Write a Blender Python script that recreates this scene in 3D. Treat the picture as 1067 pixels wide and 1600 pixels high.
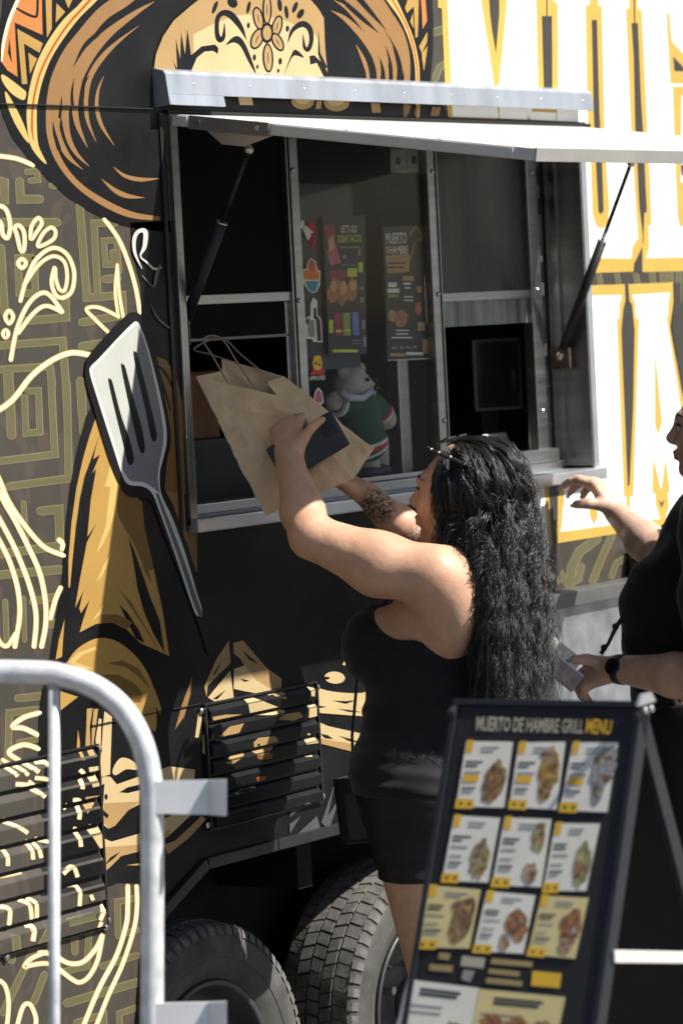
import bpy, bmesh, math, random
import numpy as np
from mathutils import Vector, Matrix, noise as mnoise
from mathutils.geometry import tessellate_polygon

for o in list(bpy.data.objects): bpy.data.objects.remove(o)
sc = bpy.context.scene
COL = sc.collection
rnd = random.Random(7)

# ------------------------------------------------------------------ camera
F_PX = 5500.0; CX, CY = 533.5, 800.0            # measured on the 1067 x 1600 photograph
_y, _p, _r = [math.radians(v) for v in (55.822, 3.198, 2.883)]
_fw = np.array([math.sin(_y)*math.cos(_p), math.cos(_y)*math.cos(_p), -math.sin(_p)])
_rt = np.array([math.cos(_y), -math.sin(_y), 0.0]); _dn = np.cross(_fw, _rt)
_R = np.array([math.cos(_r)*_rt+math.sin(_r)*_dn, -math.sin(_r)*_rt+math.cos(_r)*_dn, _fw])
CRT, CDN, CFW = _R
def _ray(px, py): return _R.T @ np.array([(px-CX)/F_PX, (py-CY)/F_PX, 1.0])
CAM = -_ray(600, 790)*8.528; CAM[2] = 1.98      # origin: service wall (Y=0), sidewalk Z=0
def _pl(px, py, ax, v):
    d = _ray(px, py); return CAM + d*((v-CAM[ax])/d[ax])
def W(px, py, Y=0.0): return _pl(px, py, 1, Y)   # a point on the plane Y
def PX(px, py, X): return _pl(px, py, 0, X)      # a point on the plane X
def PD(px, py, t): return CAM + _ray(px, py)*t   # a point at depth t
cam_d = bpy.data.cameras.new('camera'); cam = bpy.data.objects.new('camera', cam_d); COL.objects.link(cam)
cam_d.sensor_fit = 'VERTICAL'; cam_d.sensor_height = 36.0; cam_d.lens = 36.0*F_PX/1600.0
cam_d.clip_end = 3000; cam_d.clip_start = 0.1
cam.matrix_world = Matrix(((CRT[0], -CDN[0], -CFW[0], CAM[0]), (CRT[1], -CDN[1], -CFW[1], CAM[1]), (CRT[2], -CDN[2], -CFW[2], CAM[2]), (0, 0, 0, 1)))
cam_d.dof.use_dof = True; cam_d.dof.focus_distance = 7.95; cam_d.dof.aperture_fstop = 3.7
sc.camera = cam
sc.render.resolution_x = 682; sc.render.resolution_y = 1024; sc.render.resolution_percentage = 100

# ------------------------------------------------------------------ sky, sun, exposure
SUN = Vector((-0.259, 0.623, -0.738)).normalized()
wd = bpy.data.worlds.new('World'); sc.world = wd; wd.use_nodes = True
nt = wd.node_tree; bg = nt.nodes['Background']; sky = nt.nodes.new('ShaderNodeTexSky'); sky.sky_type = 'NISHITA'
sky.sun_disc = False; sky.sun_elevation = math.asin(-SUN.z); sky.sun_rotation = math.atan2(-SUN.x, -SUN.y)
sky.altitude = 200; sky.air_density = 1.0; sky.dust_density = 1.5; sky.ozone_density = 1.0
nt.links.new(sky.outputs[0], bg.inputs[0]); bg.inputs[1].default_value = 0.058
sl = bpy.data.lights.new('sun', 'SUN'); so = bpy.data.objects.new('sun', sl); COL.objects.link(so)
sl.energy = 5.0; sl.angle = math.radians(0.55); sl.color = (1.0, 0.955, 0.89)
so.rotation_euler = SUN.to_track_quat('-Z', 'Y').to_euler(); so.location = (0, -4, 8)
sc.view_settings.view_transform = 'Standard'; sc.view_settings.look = 'None'
sc.view_settings.exposure = 0.80; sc.view_settings.gamma = 1.0; sc.view_settings.use_curve_mapping = False
sc.render.engine = 'CYCLES'

# ------------------------------------------------------------------ materials
MATS = {}
def mk(name, col, rough=0.5, metal=0.0, spec=0.5, var=0.10, vscale=6.0, bump=0.0, bscale=120.0, coat=0.0, stretch=None, rvar=0.12, sss=0.0, sheen=0.0, col2=None):
    """procedural Principled material: base colour with two octaves of noise, uneven gloss and fine relief"""
    if name in MATS: return MATS[name]
    m = bpy.data.materials.new(name); m.use_nodes = True; t = m.node_tree; N = t.nodes; L = t.links
    b = N['Principled BSDF']
    tc = N.new('ShaderNodeTexCoord'); mp = N.new('ShaderNodeMapping'); L.new(tc.outputs['Object'], mp.inputs[0])
    if stretch: mp.inputs['Scale'].default_value = stretch
    n1 = N.new('ShaderNodeTexNoise'); n1.inputs['Scale'].default_value = vscale; n1.inputs['Detail'].default_value = 6
    L.new(mp.outputs[0], n1.inputs['Vector'])
    rp = N.new('ShaderNodeValToRGB'); rp.color_ramp.elements[0].position = 0.3; rp.color_ramp.elements[1].position = 0.7
    c = col; d = col2 or tuple(min(1, v*(1+var)) for v in c); e = tuple(v*(1-var) for v in c)
    rp.color_ramp.elements[0].color = (*e, 1); rp.color_ramp.elements[1].color = (*d, 1)
    L.new(n1.outputs[0], rp.inputs[0]); L.new(rp.outputs[0], b.inputs['Base Color'])
    mr = N.new('ShaderNodeMapRange'); mr.inputs[3].default_value = max(0.02, rough-rvar); mr.inputs[4].default_value = min(1, rough+rvar)
    n2 = N.new('ShaderNodeTexNoise'); n2.inputs['Scale'].default_value = vscale*2.3; n2.inputs['Detail'].default_value = 5
    L.new(mp.outputs[0], n2.inputs['Vector']); L.new(n2.outputs[0], mr.inputs[0]); L.new(mr.outputs[0], b.inputs['Roughness'])
    b.inputs['Metallic'].default_value = metal; b.inputs['Specular IOR Level'].default_value = spec
    b.inputs['Coat Weight'].default_value = coat
    if sss: b.inputs['Subsurface Weight'].default_value = sss; b.inputs['Subsurface Radius'].default_value = (0.02, 0.008, 0.004); b.inputs['Subsurface Scale'].default_value = 0.5
    if sheen: b.inputs['Sheen Weight'].default_value = sheen
    if bump:
        n3 = N.new('ShaderNodeTexNoise'); n3.inputs['Scale'].default_value = bscale; n3.inputs['Detail'].default_value = 4
        L.new(mp.outputs[0], n3.inputs['Vector'])
        bp = N.new('ShaderNodeBump'); bp.inputs['Strength'].default_value = bump; bp.inputs['Distance'].default_value = 0.004
        L.new(n3.outputs[0], bp.inputs['Height']); L.new(bp.outputs[0], b.inputs['Normal'])
    MATS[name] = m; return m
def lin(r, g, b, k=1.0):
    f = lambda v: ((v/255+0.055)/1.055)**2.4 if v > 10 else v/255/12.92
    return (f(r)*k, f(g)*k, f(b)*k)
PK = 0.55                                        # printed colours: photographed sunlit value to base colour
def ink(name, r, g, b, k=PK, rough=0.42): return mk('print_'+name, lin(r, g, b, k), rough, spec=0.3, var=0.06, vscale=9, bump=0.03, bscale=25)
I_BLACK = mk('print_black', (0.0065, 0.0065, 0.0072), 0.40, spec=0.20, var=0.25, vscale=7, bump=0.03, bscale=18)
def dusty(m, dust, speck=.70, amount=.5):
    """road dust on vinyl: soft smears plus fine pale specks"""
    t = m.node_tree; N = t.nodes; L = t.links; b = N['Principled BSDF']; src = b.inputs['Base Color'].links[0].from_socket; tc = N.new('ShaderNodeTexCoord')
    for sc_, lo, hi, k in ((4.5, .45, .85, amount*.35), (260., speck, speck+.05, amount)):
        nz = N.new('ShaderNodeTexNoise'); nz.inputs['Scale'].default_value = sc_; nz.inputs['Detail'].default_value = 6 if sc_ < 10 else 1; L.new(tc.outputs['Object'], nz.inputs['Vector'])
        mr = N.new('ShaderNodeMapRange'); mr.inputs[1].default_value = lo; mr.inputs[2].default_value = hi; mr.inputs[3].default_value = 0; mr.inputs[4].default_value = k; L.new(nz.outputs[0], mr.inputs[0])
        mx = N.new('ShaderNodeMix'); mx.data_type = 'RGBA'; L.new(mr.outputs[0], mx.inputs[0]); L.new(src, mx.inputs[6]); mx.inputs[7].default_value = (*dust, 1); src = mx.outputs[2]
    L.new(src, b.inputs['Base Color']); return m
dusty(I_BLACK, (.05, .048, .045), .72, .55)
I_GOLD = ink('gold', 214, 170, 92); I_DGOLD = ink('dark_gold', 150, 112, 55); I_LGOLD = ink('light_gold', 246, 210, 128)
I_CREAM = ink('cream', 255, 238, 196, .74); I_TAN = ink('tan', 205, 168, 112); I_LTAN = ink('light_tan', 240, 212, 158)
I_BROWN = ink('brown', 180, 136, 86); I_ORANGE = ink('orange', 236, 150, 82); I_RUST = ink('rust', 205, 108, 50)
I_OLIVE = ink('olive', 122, 117, 84); I_OLIVE2 = ink('olive_edge', 164, 152, 108)
I_YEL = ink('letter_yellow', 244, 203, 100); I_WHITE = mk('print_white', (0.80, 0.80, 0.79), 0.4, spec=0.3, var=0.03)
I_BONE = ink('bone_white', 226, 228, 218); I_BONE2 = ink('bone_edge', 250, 250, 244); I_GREY = ink('grey', 120, 128, 126)
I_DARK = ink('letter_gap', 82, 78, 72); I_SGREY = ink('stripe_grey', 96, 101, 100)
STEEL = mk('stainless_steel', (0.38, 0.38, 0.37), 0.36, metal=1.0, var=0.12, vscale=3, stretch=(1, 1, 14), bump=0.03, bscale=40)
ALU = mk('mill_aluminium', (0.62, 0.63, 0.65), 0.42, metal=0.9, var=0.10, vscale=5, bump=0.05, bscale=14)
ALU_W = mk('pale_painted_aluminium', (0.56, 0.55, 0.52), 0.42, spec=0.5, var=0.16, vscale=3, stretch=(1, 2.5, 1), bump=0.04, bscale=10)
GALV = mk('galvanised_sheet', (0.42, 0.44, 0.46), 0.45, metal=0.85, var=0.30, vscale=14, bump=0.1, bscale=30)
BLK = mk('black_plastic', (0.012, 0.012, 0.013), 0.45, spec=0.4, var=0.2)
RUB = mk('rubber_seal', (0.015, 0.015, 0.015), 0.7, spec=0.3, var=0.2)
INT = mk('interior_panel', (0.22, 0.21, 0.20), 0.55, metal=0.0, spec=0.4, var=0.2, vscale=2)
SCREW = mk('zinc_screw', (0.6, 0.6, 0.58), 0.3, metal=1.0)
CHAS = mk('chassis_black', (0.010, 0.010, 0.010), 0.75, spec=0.2, var=0.4, vscale=12, bump=0.1, bscale=60)

# ------------------------------------------------------------------ mesh helpers
class MB:
    def __init__(s): s.v = []; s.f = []; s.m = []; s.sm = []
    def add(s, vs, fs, mi=0, smooth=False):
        o = len(s.v); s.v += [tuple(map(float, p)) for p in vs]
        for f in fs: s.f.append([i+o for i in f]); s.m.append(mi); s.sm.append(smooth)
        return s
    def box(s, a, b, mi=0, bev=0.0):
        x0, y0, z0 = a; x1, y1, z1 = b
        return s.obox(((x0+x1)/2, (y0+y1)/2, (z0+z1)/2), (1, 0, 0), (0, 1, 0), (0, 0, 1), (abs(x1-x0), abs(y1-y0), abs(z1-z0)), mi, bev)
    def obox(s, c, ax, ay, az, size, mi=0, bev=0.0):
        c, ax, ay, az = [np.array(q, float) for q in (c, ax, ay, az)]; hx, hy, hz = [q/2 for q in size]
        if bev <= 0:
            vs = [c+ax*hx*i+ay*hy*j+az*hz*k for k in (-1, 1) for j in (-1, 1) for i in (-1, 1)]
            return s.add(vs, [(0, 2, 3, 1), (4, 5, 7, 6), (0, 1, 5, 4), (2, 6, 7, 3), (0, 4, 6, 2), (1, 3, 7, 5)], mi)
        bm = bmesh.new(); bmesh.ops.create_cube(bm, size=2.0)
        for v in bm.verts: v.co = Vector((v.co.x*hx, v.co.y*hy, v.co.z*hz))
        bmesh.ops.bevel(bm, geom=bm.edges[:], offset=min(bev, hx*.9, hy*.9, hz*.9), segments=2, affect='EDGES', profile=0.7)
        bm.verts.index_update()
        vs = [c+ax*v.co.x+ay*v.co.y+az*v.co.z for v in bm.verts]; fs = [[v.index for v in f.verts] for f in bm.faces]; bm.free()
        return s.add(vs, fs, mi)
    def tube(s, pts, r, n=10, mi=0, cap=True, smooth=True):
        P = [np.array(p, float) for p in pts]; rs = r if hasattr(r, '__len__') else [r]*len(P)
        t0 = P[1]-P[0]; t0 /= np.linalg.norm(t0); u = np.cross(t0, (0, 0, 1))
        if np.linalg.norm(u) < 1e-4: u = np.cross(t0, (1, 0, 0))
        u /= np.linalg.norm(u); vs = []; fs = []
        for i, p in enumerate(P):
            t = P[min(i+1, len(P)-1)]-P[max(i-1, 0)]; t /= np.linalg.norm(t)
            u = u-t*np.dot(u, t); u /= np.linalg.norm(u); w = np.cross(t, u)
            for k in range(n):
                a = 2*math.pi*k/n; vs.append(p+(u*math.cos(a)+w*math.sin(a))*rs[i])
        for i in range(len(P)-1):
            for k in range(n):
                a = i*n+k; b = i*n+(k+1) % n; fs.append((a, b, b+n, a+n))
        s.add(vs, fs, mi, smooth)
        if cap:
            o = len(s.v)-len(vs); s.f.append([o+k for k in range(n)][::-1]); s.m.append(mi); s.sm.append(False)
            e = o+(len(P)-1)*n; s.f.append([e+k for k in range(n)]); s.m.append(mi); s.sm.append(False)
        return s
    def prism(s, poly, ax, ay, az, o, d, mi=0):
        """polygon (u,v) in the plane o+ax*u+ay*v, extruded by d along az"""
        ax, ay, az, o = [np.array(q, float) for q in (ax, ay, az, o)]; n = len(poly)
        a = [o+ax*u+ay*v for u, v in poly]; b = [p+az*d for p in a]
        tris = tessellate_polygon([[Vector((u, v, 0)) for u, v in poly]])
        fs = [tuple(t) for t in tris]+[tuple(i+n for i in t[::-1]) for t in tris]+[(i, (i+1) % n, (i+1) % n+n, i+n) for i in range(n)]
        return s.add(a+b, fs, mi)
    def lathe(s, prof, c, axis, up, n=48, mi=0, smooth=True, closed=False):
        """prof: (axial, radius) pairs turned about axis through c"""
        c, axis, up = [np.array(q, float) for q in (c, axis, up)]; w = np.cross(axis, up); vs = []; fs = []
        for k in range(n):
            a = 2*math.pi*k/n; d = up*math.cos(a)+w*math.sin(a)
            vs += [c+axis*h+d*r for h, r in prof]
        q = len(prof)
        for k in range(n):
            for i in range(q if closed else q-1):
                j = (i+1) % q; k2 = (k+1) % n; fs.append((k*q+i, k*q+j, k2*q+j, k2*q+i))
        return s.add(vs, fs, mi, smooth)
    def ball(s, c, r, n=12, mi=0, sq=(1, 1, 1)):
        vs = [(c[0], c[1], c[2]+r*sq[2])]; m = n//2
        for i in range(1, m):
            th = math.pi*i/m
            for k in range(n):
                a = 2*math.pi*k/n; vs.append((c[0]+r*sq[0]*math.sin(th)*math.cos(a), c[1]+r*sq[1]*math.sin(th)*math.sin(a), c[2]+r*sq[2]*math.cos(th)))
        vs.append((c[0], c[1], c[2]-r*sq[2])); fs = []
        for k in range(n): fs.append((0, 1+k, 1+(k+1) % n)); fs.append((len(vs)-1, 1+(m-2)*n+(k+1) % n, 1+(m-2)*n+k))
        for i in range(m-2):
            for k in range(n): a = 1+i*n+k; b = 1+i*n+(k+1) % n; fs.append((a, a+n, b+n, b))
        return s.add(vs, fs, mi, True)
    def mesh(s, name, mats):
        me = bpy.data.meshes.new(name); me.from_pydata(s.v, [], s.f)
        for m in (mats if isinstance(mats, (list, tuple)) else [mats]): me.materials.append(m)
        me.polygons.foreach_set('material_index', s.m); me.polygons.foreach_set('use_smooth', s.sm)
        me.update(); return me
    def build(s, name, mats, parent=None, normals=True):
        me = s.mesh(name, mats)
        if normals:
            bm = bmesh.new(); bm.from_mesh(me); bmesh.ops.recalc_face_normals(bm, faces=bm.faces[:]); bm.to_mesh(me); bm.free()
        return link(name, me, parent)
def link(name, data, parent=None):
    o = bpy.data.objects.new(name, data); COL.objects.link(o)
    if parent is not None:
        o.parent = parent; o.matrix_parent_inverse = world_of(parent).inverted()
    return o
def world_of(o):
    m = o.matrix_basis.copy()
    return (world_of(o.parent) @ o.matrix_parent_inverse @ m) if o.parent else m
def tag(o, label=None, cat=None, group=None, kind=None):
    if label: o['label'] = label
    if cat: o['category'] = cat
    if group: o['group'] = group
    if kind: o['kind'] = kind
    return o
def empty(name, loc, label=None, cat=None, group=None):
    o = link(name, None); o.location = [float(q) for q in loc]; o.empty_display_size = 0.1
    return tag(o, label, cat, group)
X_, Y_, Z_ = np.eye(3)
def spline(pts, n=8, closed=False):
    """Catmull-Rom through the given points (any dimension)"""
    P = [np.array(p, float) for p in pts]; out = []; m = len(P)
    rng = range(m) if closed else range(m-1)
    for i in rng:
        if closed: a, b, c, d = P[i-1], P[i], P[(i+1) % m], P[(i+2) % m]
        else: a, b, c, d = P[max(i-1, 0)], P[i], P[i+1], P[min(i+2, m-1)]
        for k in range(n):
            t = k/n; out.append(0.5*((2*b)+(c-a)*t+(2*a-5*b+4*c-d)*t*t+(3*b-a-3*c+d)*t**3))
    if not closed: out.append(P[-1])
    return out
# ------------------------------------------------------------------ ground
ROAD_Z = -0.117
asph = mk('asphalt', (0.055, 0.055, 0.057), 0.85, spec=0.3, var=0.25, vscale=8, bump=0.5, bscale=260)
conc = mk('sidewalk_concrete', (0.115, 0.112, 0.107), 0.8, spec=0.3, var=0.18, vscale=1.5, bump=0.25, bscale=150)
g = MB(); g.add([(-1500, -1500, ROAD_Z), (1500, -1500, ROAD_Z), (1500, 1500, ROAD_Z), (-1500, 1500, ROAD_Z)], [(0, 1, 2, 3)])
tag(g.build('road', asph), kind='structure')
sw = tag(link('sidewalk', None), kind='structure')
g = MB(); g.box((-40, -9, ROAD_Z-0.05), (40, -0.25, -0.006)); g.build('slab_bed', conc, sw)
g = MB(); g.box((-40, -0.25, ROAD_Z-0.05), (40, -0.10, 0.0), 0, 0.012); g.build('kerb', conc, sw)
g = MB(); g.box((-0.745, -0.745, -0.03), (0.745, 0.745, 0.0), 0, 0.006); pav = g.mesh('paving_slab', [conc])
for i in range(-6, 5):
    for j in range(5):
        o = link('paving_slab', pav, sw); o.location = (i*1.5, -1.005-j*1.5, rnd.uniform(-.002, .002))

# ------------------------------------------------------------------ the food truck
truck = empty('food_truck', (0.2, 1.15, ROAD_Z), 'black and gold muralled food truck with open serving window and raised flap', 'food truck')
# wrap background: dark olive with brown camouflage patches
wm = mk('wrap_background', lin(84, 80, 72, PK), 0.42, spec=0.3, var=0.08, vscale=5, bump=0.03, bscale=18)
t = wm.node_tree; N = t.nodes; L = t.links; b = N['Principled BSDF']; src = b.inputs['Base Color'].links[0].from_socket
nz = N.new('ShaderNodeTexNoise'); nz.inputs['Scale'].default_value = 7.5; nz.inputs['Detail'].default_value = 1.2; nz.inputs['Distortion'].default_value = 1.4
tcn = N.new('ShaderNodeTexCoord'); mpn = N.new('ShaderNodeMapping'); mpn.inputs['Scale'].default_value = (1.6, 0.2, 0.8); L.new(tcn.outputs['Object'], mpn.inputs[0]); L.new(mpn.outputs[0], nz.inputs['Vector'])
rp = N.new('ShaderNodeValToRGB'); rp.color_ramp.interpolation = 'EASE'; rp.color_ramp.elements[0].position = 0.575; rp.color_ramp.elements[1].position = 0.595; L.new(nz.outputs[0], rp.inputs[0])
mx = N.new('ShaderNodeMix'); mx.data_type = 'RGBA'; L.new(rp.outputs[0], mx.inputs[0]); L.new(src, mx.inputs[6]); mx.inputs[7].default_value = (*lin(98, 87, 78, PK), 1); L.new(mx.outputs[2], b.inputs['Base Color'])
dusty(wm, (.15, .14, .12), .71, .4)
XL, XR, WZ0, WZ1 = -0.785, 1.012, 1.528, 2.447      # serving opening
TX0, TX1, TY1, TZ1 = -3.3, 3.9, 2.35, 3.15
g = MB()
P1 = [(TX0, .45), (-1.06, .45), (-1.03, .60), (-.96, .676), (-.80, .753), (XL, .753), (XL, TZ1), (TX0, TZ1)]
P2 = [(XL, WZ1), (XR, WZ1), (XR, TZ1), (XL, TZ1)]
P3 = [(XL, .753), (.38, .753), (.54, .676), (.61, .60), (.64, .45), (XR, .45), (XR, WZ0), (XL, WZ0)]
P4 = [(XR, .45), (TX1, .45), (TX1, TZ1), (XR, TZ1)]
for P in (P1, P2, P3, P4): g.prism(P, X_, Z_, Y_, (0, 0, 0), 0.035)
side = g.build('side_wall', wm, truck)
g = MB(); white_p = mk('truck_white_paint', (0.72, 0.72, 0.70), 0.4, var=0.06)
g.box((TX0, 0.036, TZ1-0.04), (TX1, TY1, TZ1), 0, 0.02); g.build('roof', white_p, truck)
g = MB(); g.box((TX0, TY1-0.03, .45), (TX1, TY1, TZ1-0.041)); g.build('rear_side_wall', white_p, truck)
g = MB(); g.box((TX0, .036, .45), (TX0+.03, TY1-.031, TZ1-0.041)); g.build('end_wall', white_p, truck)
g = MB(); g.box((TX1-.03, .036, .45), (TX1, TY1-.031, TZ1-0.041)); g.build('end_wall', white_p, truck)
g = MB(); g.box((TX0+.03, .036, .80), (TX1-.03, TY1-.031, .90)); g.build('floor_deck', CHAS, truck)
g = MB(); g.box((TX0+.2, .36, .50), (TX1-.2, .46, .79)); g.box((TX0+.2, 1.9, .50), (TX1-.2, 2.0, .79))
for x in (-1.35, -.3, .75): g.box((x, .1, .62), (x+.06, 1.9, .78))
g.build('chassis', CHAS, truck)
# liner of the wheel well
g = MB(); g.box((-1.12, .34, .2), (.72, .355, .79)); g.box((-1.12, .037, .765), (.72, .34, .79)); g.box((-1.13, .037, .3), (-1.115, .355, .79)); g.box((.70, .037, .3), (.72, .355, .79))
g.build('wheel_well', CHAS, truck)
# interior: stainless liner, ceiling, counter
g = MB(); g.box((TX0+.04, TY1-.06, .905), (TX1-.04, TY1-.035, 3.08)); g.build('interior_back_panel', INT, truck)
g = MB(); g.box((TX0+.04, .04, 3.05), (TX1-.04, TY1-.07, 3.09)); g.build('interior_ceiling', INT, truck)
g = MB(); g.box((XL-.1, .16, 1.49), (XR+.2, .62, 1.525), 0, .004); g.build('interior_counter', STEEL, truck)
g = MB(); g.box((XL-.06, .165, .95), (XR+.15, .60, 1.488)); g.build('counter_cabinet', INT, truck)

# skirt trim along the wheel opening
g = MB()
pts = [(-1.065, .45), (-1.035, .60), (-.963, .679), (-.80, .757), (-.30, .757), (.38, .757), (.54, .679), (.615, .60), (.645, .45)]
for (x0, z0), (x1, z1) in zip(pts[:-1], pts[1:]):
    a = np.array((x0, -.004, z0)); c = np.array((x1, -.004, z1)); d = c-a; l = np.linalg.norm(d); d /= l; nrm = np.cross(d, (0, 1, 0))
    g.obox((a+c)/2+nrm*0.010, d, Y_, nrm, (l+.003, .016, .026), 0, .003)
g.build('skirt_trim', mk('skirt_trim_black', (0.03, 0.031, 0.032), 0.35, spec=0.5, metal=0.3, var=0.3, bump=.05, bscale=60), truck)

# flashing above the serving opening (gutter with closed left end)
g = MB(); rx0, rx1 = -.838, 1.035
g.prism([(0, 2.546), (.030, 2.538), (.036, 2.530), (.041, 2.486), (.038, 2.485), (.033, 2.527), (.028, 2.533), (0, 2.541)], -Y_, Z_, X_, (rx0, 0, 0), rx1-rx0)
g.prism([(.0385, 2.4855), (.0415, 2.4855), (.046, 2.462), (.043, 2.461)], -Y_, Z_, X_, (rx0, 0, 0), .205)
g.prism([(0, 2.545), (.03, 2.537), (.036, 2.529), (.045, 2.462), (0, 2.458)], -Y_, Z_, X_, (rx0-.003, 0, 0), .0025)
rail = g.build('drip_rail', mk('flashing_aluminium', (.50, .52, .55), .38, metal=.75, var=.14, vscale=3, stretch=(4, 1, 1), bump=.05, bscale=9), truck)
def studs(name, pts, r, parent, mat=None, sq=(1, .6, 1), n=10):
    me = MB().ball((0, 0, 0), r, n, 0, sq).mesh(name, [mat or SCREW])
    for p in pts:
        o = link(name, me, parent); o.location = [float(v) for v in p]
studs('rivet', [(rx0+.1+i*.215, -.0385, 2.510) for i in range(9)], .0045, rail, None, (1, .6, .6), 8)

# opening trim (angle profile), sill, jambs
g = MB(); g.box((XL-.012, -.010, WZ0-.002), (XL+.014, .10, WZ1+.0), 0, .002); g.build('trim_strip', STEEL, truck)
g = MB(); g.box((XL-.045, -.006, WZ0-.01), (XL-.034, .0, WZ1), 0, .001); g.build('trim_bead', BLK, truck)
g = MB(); g.box((XR, -.008, WZ0-.002), (XR+.026, .03, WZ1), 0, .002); g.build('trim_strip', ALU, truck)
jamb = MB(); jamb.box((XR-.006, -.006, WZ0+.02), (XR-.0005, .125, WZ1), 0, .0015).box((XR-.014, .068, WZ0+.02), (XR-.006, .080, WZ1), 0, .002).box((XR-.012, .098, WZ0+.02), (XR-.006, .104, WZ1), 0, .002)
jamb = jamb.build('jamb_panel', STEEL, truck)
g = MB(); g.box((XL+.014, .03, WZ1-.012), (XR-.01, .125, WZ1), 0, .002); g.build('head_panel', STEEL, truck)
g = MB(); g.box((XL-.012, -.030, 1.511), (XR+.026, .165, 1.542), 0, .004); sill = g.build('sill', ALU, truck)
g = MB(); g.box((XL+.016, .070, 1.5425), (XR-.016, .150, 1.566), 0, .003); g.build('sill_track', STEEL, sill)
# window posts, rails and panes on the plane Y = 0.10
def bar(name, x0, x1, z0, z1, y0=.088, y1=.118, mat=STEEL, parent=truck, bev=.002):
    q = MB(); q.box((x0, y0, z0), (x1, y1, z1), 0, bev); return q.build(name, mat, parent)
ZT = WZ1-.013; ZB = 1.567
glass = bpy.data.materials.new('window_glass'); glass.use_nodes = True; t = glass.node_tree; b = t.nodes['Principled BSDF']
b.inputs['Base Color'].default_value = (.86, .9, .9, 1); b.inputs['Roughness'].default_value = .03; b.inputs['Transmission Weight'].default_value = 1.0; b.inputs['IOR'].default_value = 1.01; b.inputs['Specular IOR Level'].default_value = .5
# thin architectural glass: clear with a faint reflection and film of dust
for n in list(t.nodes):
    if n.type != 'OUTPUT_MATERIAL': t.nodes.remove(n)
tr = t.nodes.new('ShaderNodeBsdfTransparent'); tr.inputs[0].default_value = (.965, .975, .98, 1)
gl = t.nodes.new('ShaderNodeBsdfGlossy'); gl.inputs['Roughness'].default_value = .04; gl.inputs[0].default_value = (1, 1, 1, 1)
df = t.nodes.new('ShaderNodeBsdfDiffuse'); df.inputs[0].default_value = (.35, .35, .33, 1)
lw = t.nodes.new('ShaderNodeLayerWeight'); lw.inputs[0].default_value = .5; pw = t.nodes.new('ShaderNodeMath'); pw.operation = 'POWER'; pw.inputs[1].default_value = 4.0; t.links.new(lw.outputs['Facing'], pw.inputs[0]); fr = t.nodes.new('ShaderNodeMath'); fr.operation = 'MULTIPLY_ADD'; fr.inputs[1].default_value = .30; fr.inputs[2].default_value = .008; t.links.new(pw.outputs[0], fr.inputs[0]); m1 = t.nodes.new('ShaderNodeMixShader'); m2 = t.nodes.new('ShaderNodeMixShader')
nz = t.nodes.new('ShaderNodeTexNoise'); nz.inputs['Scale'].default_value = 5; mr = t.nodes.new('ShaderNodeMapRange'); mr.inputs[1].default_value = .35; mr.inputs[2].default_value = .8; mr.inputs[3].default_value = .0; mr.inputs[4].default_value = .008
t.links.new(nz.outputs[0], mr.inputs[0]); t.links.new(fr.outputs[0], m1.inputs[0]); t.links.new(tr.outputs[0], m1.inputs[1]); t.links.new(gl.outputs[0], m1.inputs[2])
t.links.new(mr.outputs[0], m2.inputs[0]); t.links.new(m1.outputs[0], m2.inputs[1]); t.links.new(df.outputs[0], m2.inputs[2]); t.links.new(m2.outputs[0], t.nodes['Material Output'].inputs[0])
screen = mk('insect_screen', (0.006, 0.006, 0.0055), .9, spec=.12, var=.3, vscale=3)
p1 = bar('mullion', -.214, -.166, ZB, ZT); bar('mullion_groove', -.206, -.202, ZB, ZT, .0855, .088, BLK, p1, 0)
p2 = bar('mullion', .405, .452, ZB, ZT); bar('mullion_groove', .440, .443, ZB, ZT, .0855, .088, BLK, p2, 0)
p3 = bar('mullion', .888, .940, ZB, ZT)
for p, xs in ((p1, -.19), (p2, .428), (p3, .915)):
    studs('screw', [(xs, .086, z) for z in (1.70, 2.02, 2.33)], .0065, p, None, (1, .6, 1), 8)
# left sliding sash
bar('sash_rail', XL+.016, -.2145, 2.020, 2.042, .094, .112)
bar('sash_rail', XL+.016, -.2145, 1.936, 1.943, .10, .114, INT)
bar('sash_stile', -.232, -.2150, 1.5665, 2.0195, .100, .108, STEEL)
q = MB(); q.box((XL+.0165, .101, 2.0425), (-.2145, .104, ZT)); q.build('insect_screen', screen, truck)
q = MB(); q.box((XL+.0165, .103, 1.9435), (-.2325, .1055, 2.0195)); q.build('insect_screen', screen, truck)
q = MB(); q.box((-.1655, .1015, ZB), (.4045, .1055, ZT)); q.build('window_pane', glass, truck)
bar('pane_bead', -.1655, .4045, ZB+.0005, ZB+.012, .092, .1012, STEEL)
# right sliding sash
bar('sash_rail', .4525, .8875, 2.000, 2.022, .094, .112)
q = MB(); q.box((.4525, .101, 2.0225), (.8875, .104, ZT)); q.build('window_pane', mk('smoked_pane', (0.028, 0.029, 0.030), .25, spec=.30, var=.7, vscale=3, stretch=(3, 1, .5), rvar=.1), truck)  # smoked pane; paler streaks in its colour stand in for reflections
q = MB(); q.box((.4525, .102, 1.936), (.8875, .105, 1.9995)); q.build('sash_strip', mk('scratched_plastic_strip', (0.16, 0.18, 0.19), .3, spec=.6, var=.7, vscale=9, stretch=(3, 1, .4)), truck)
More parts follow.
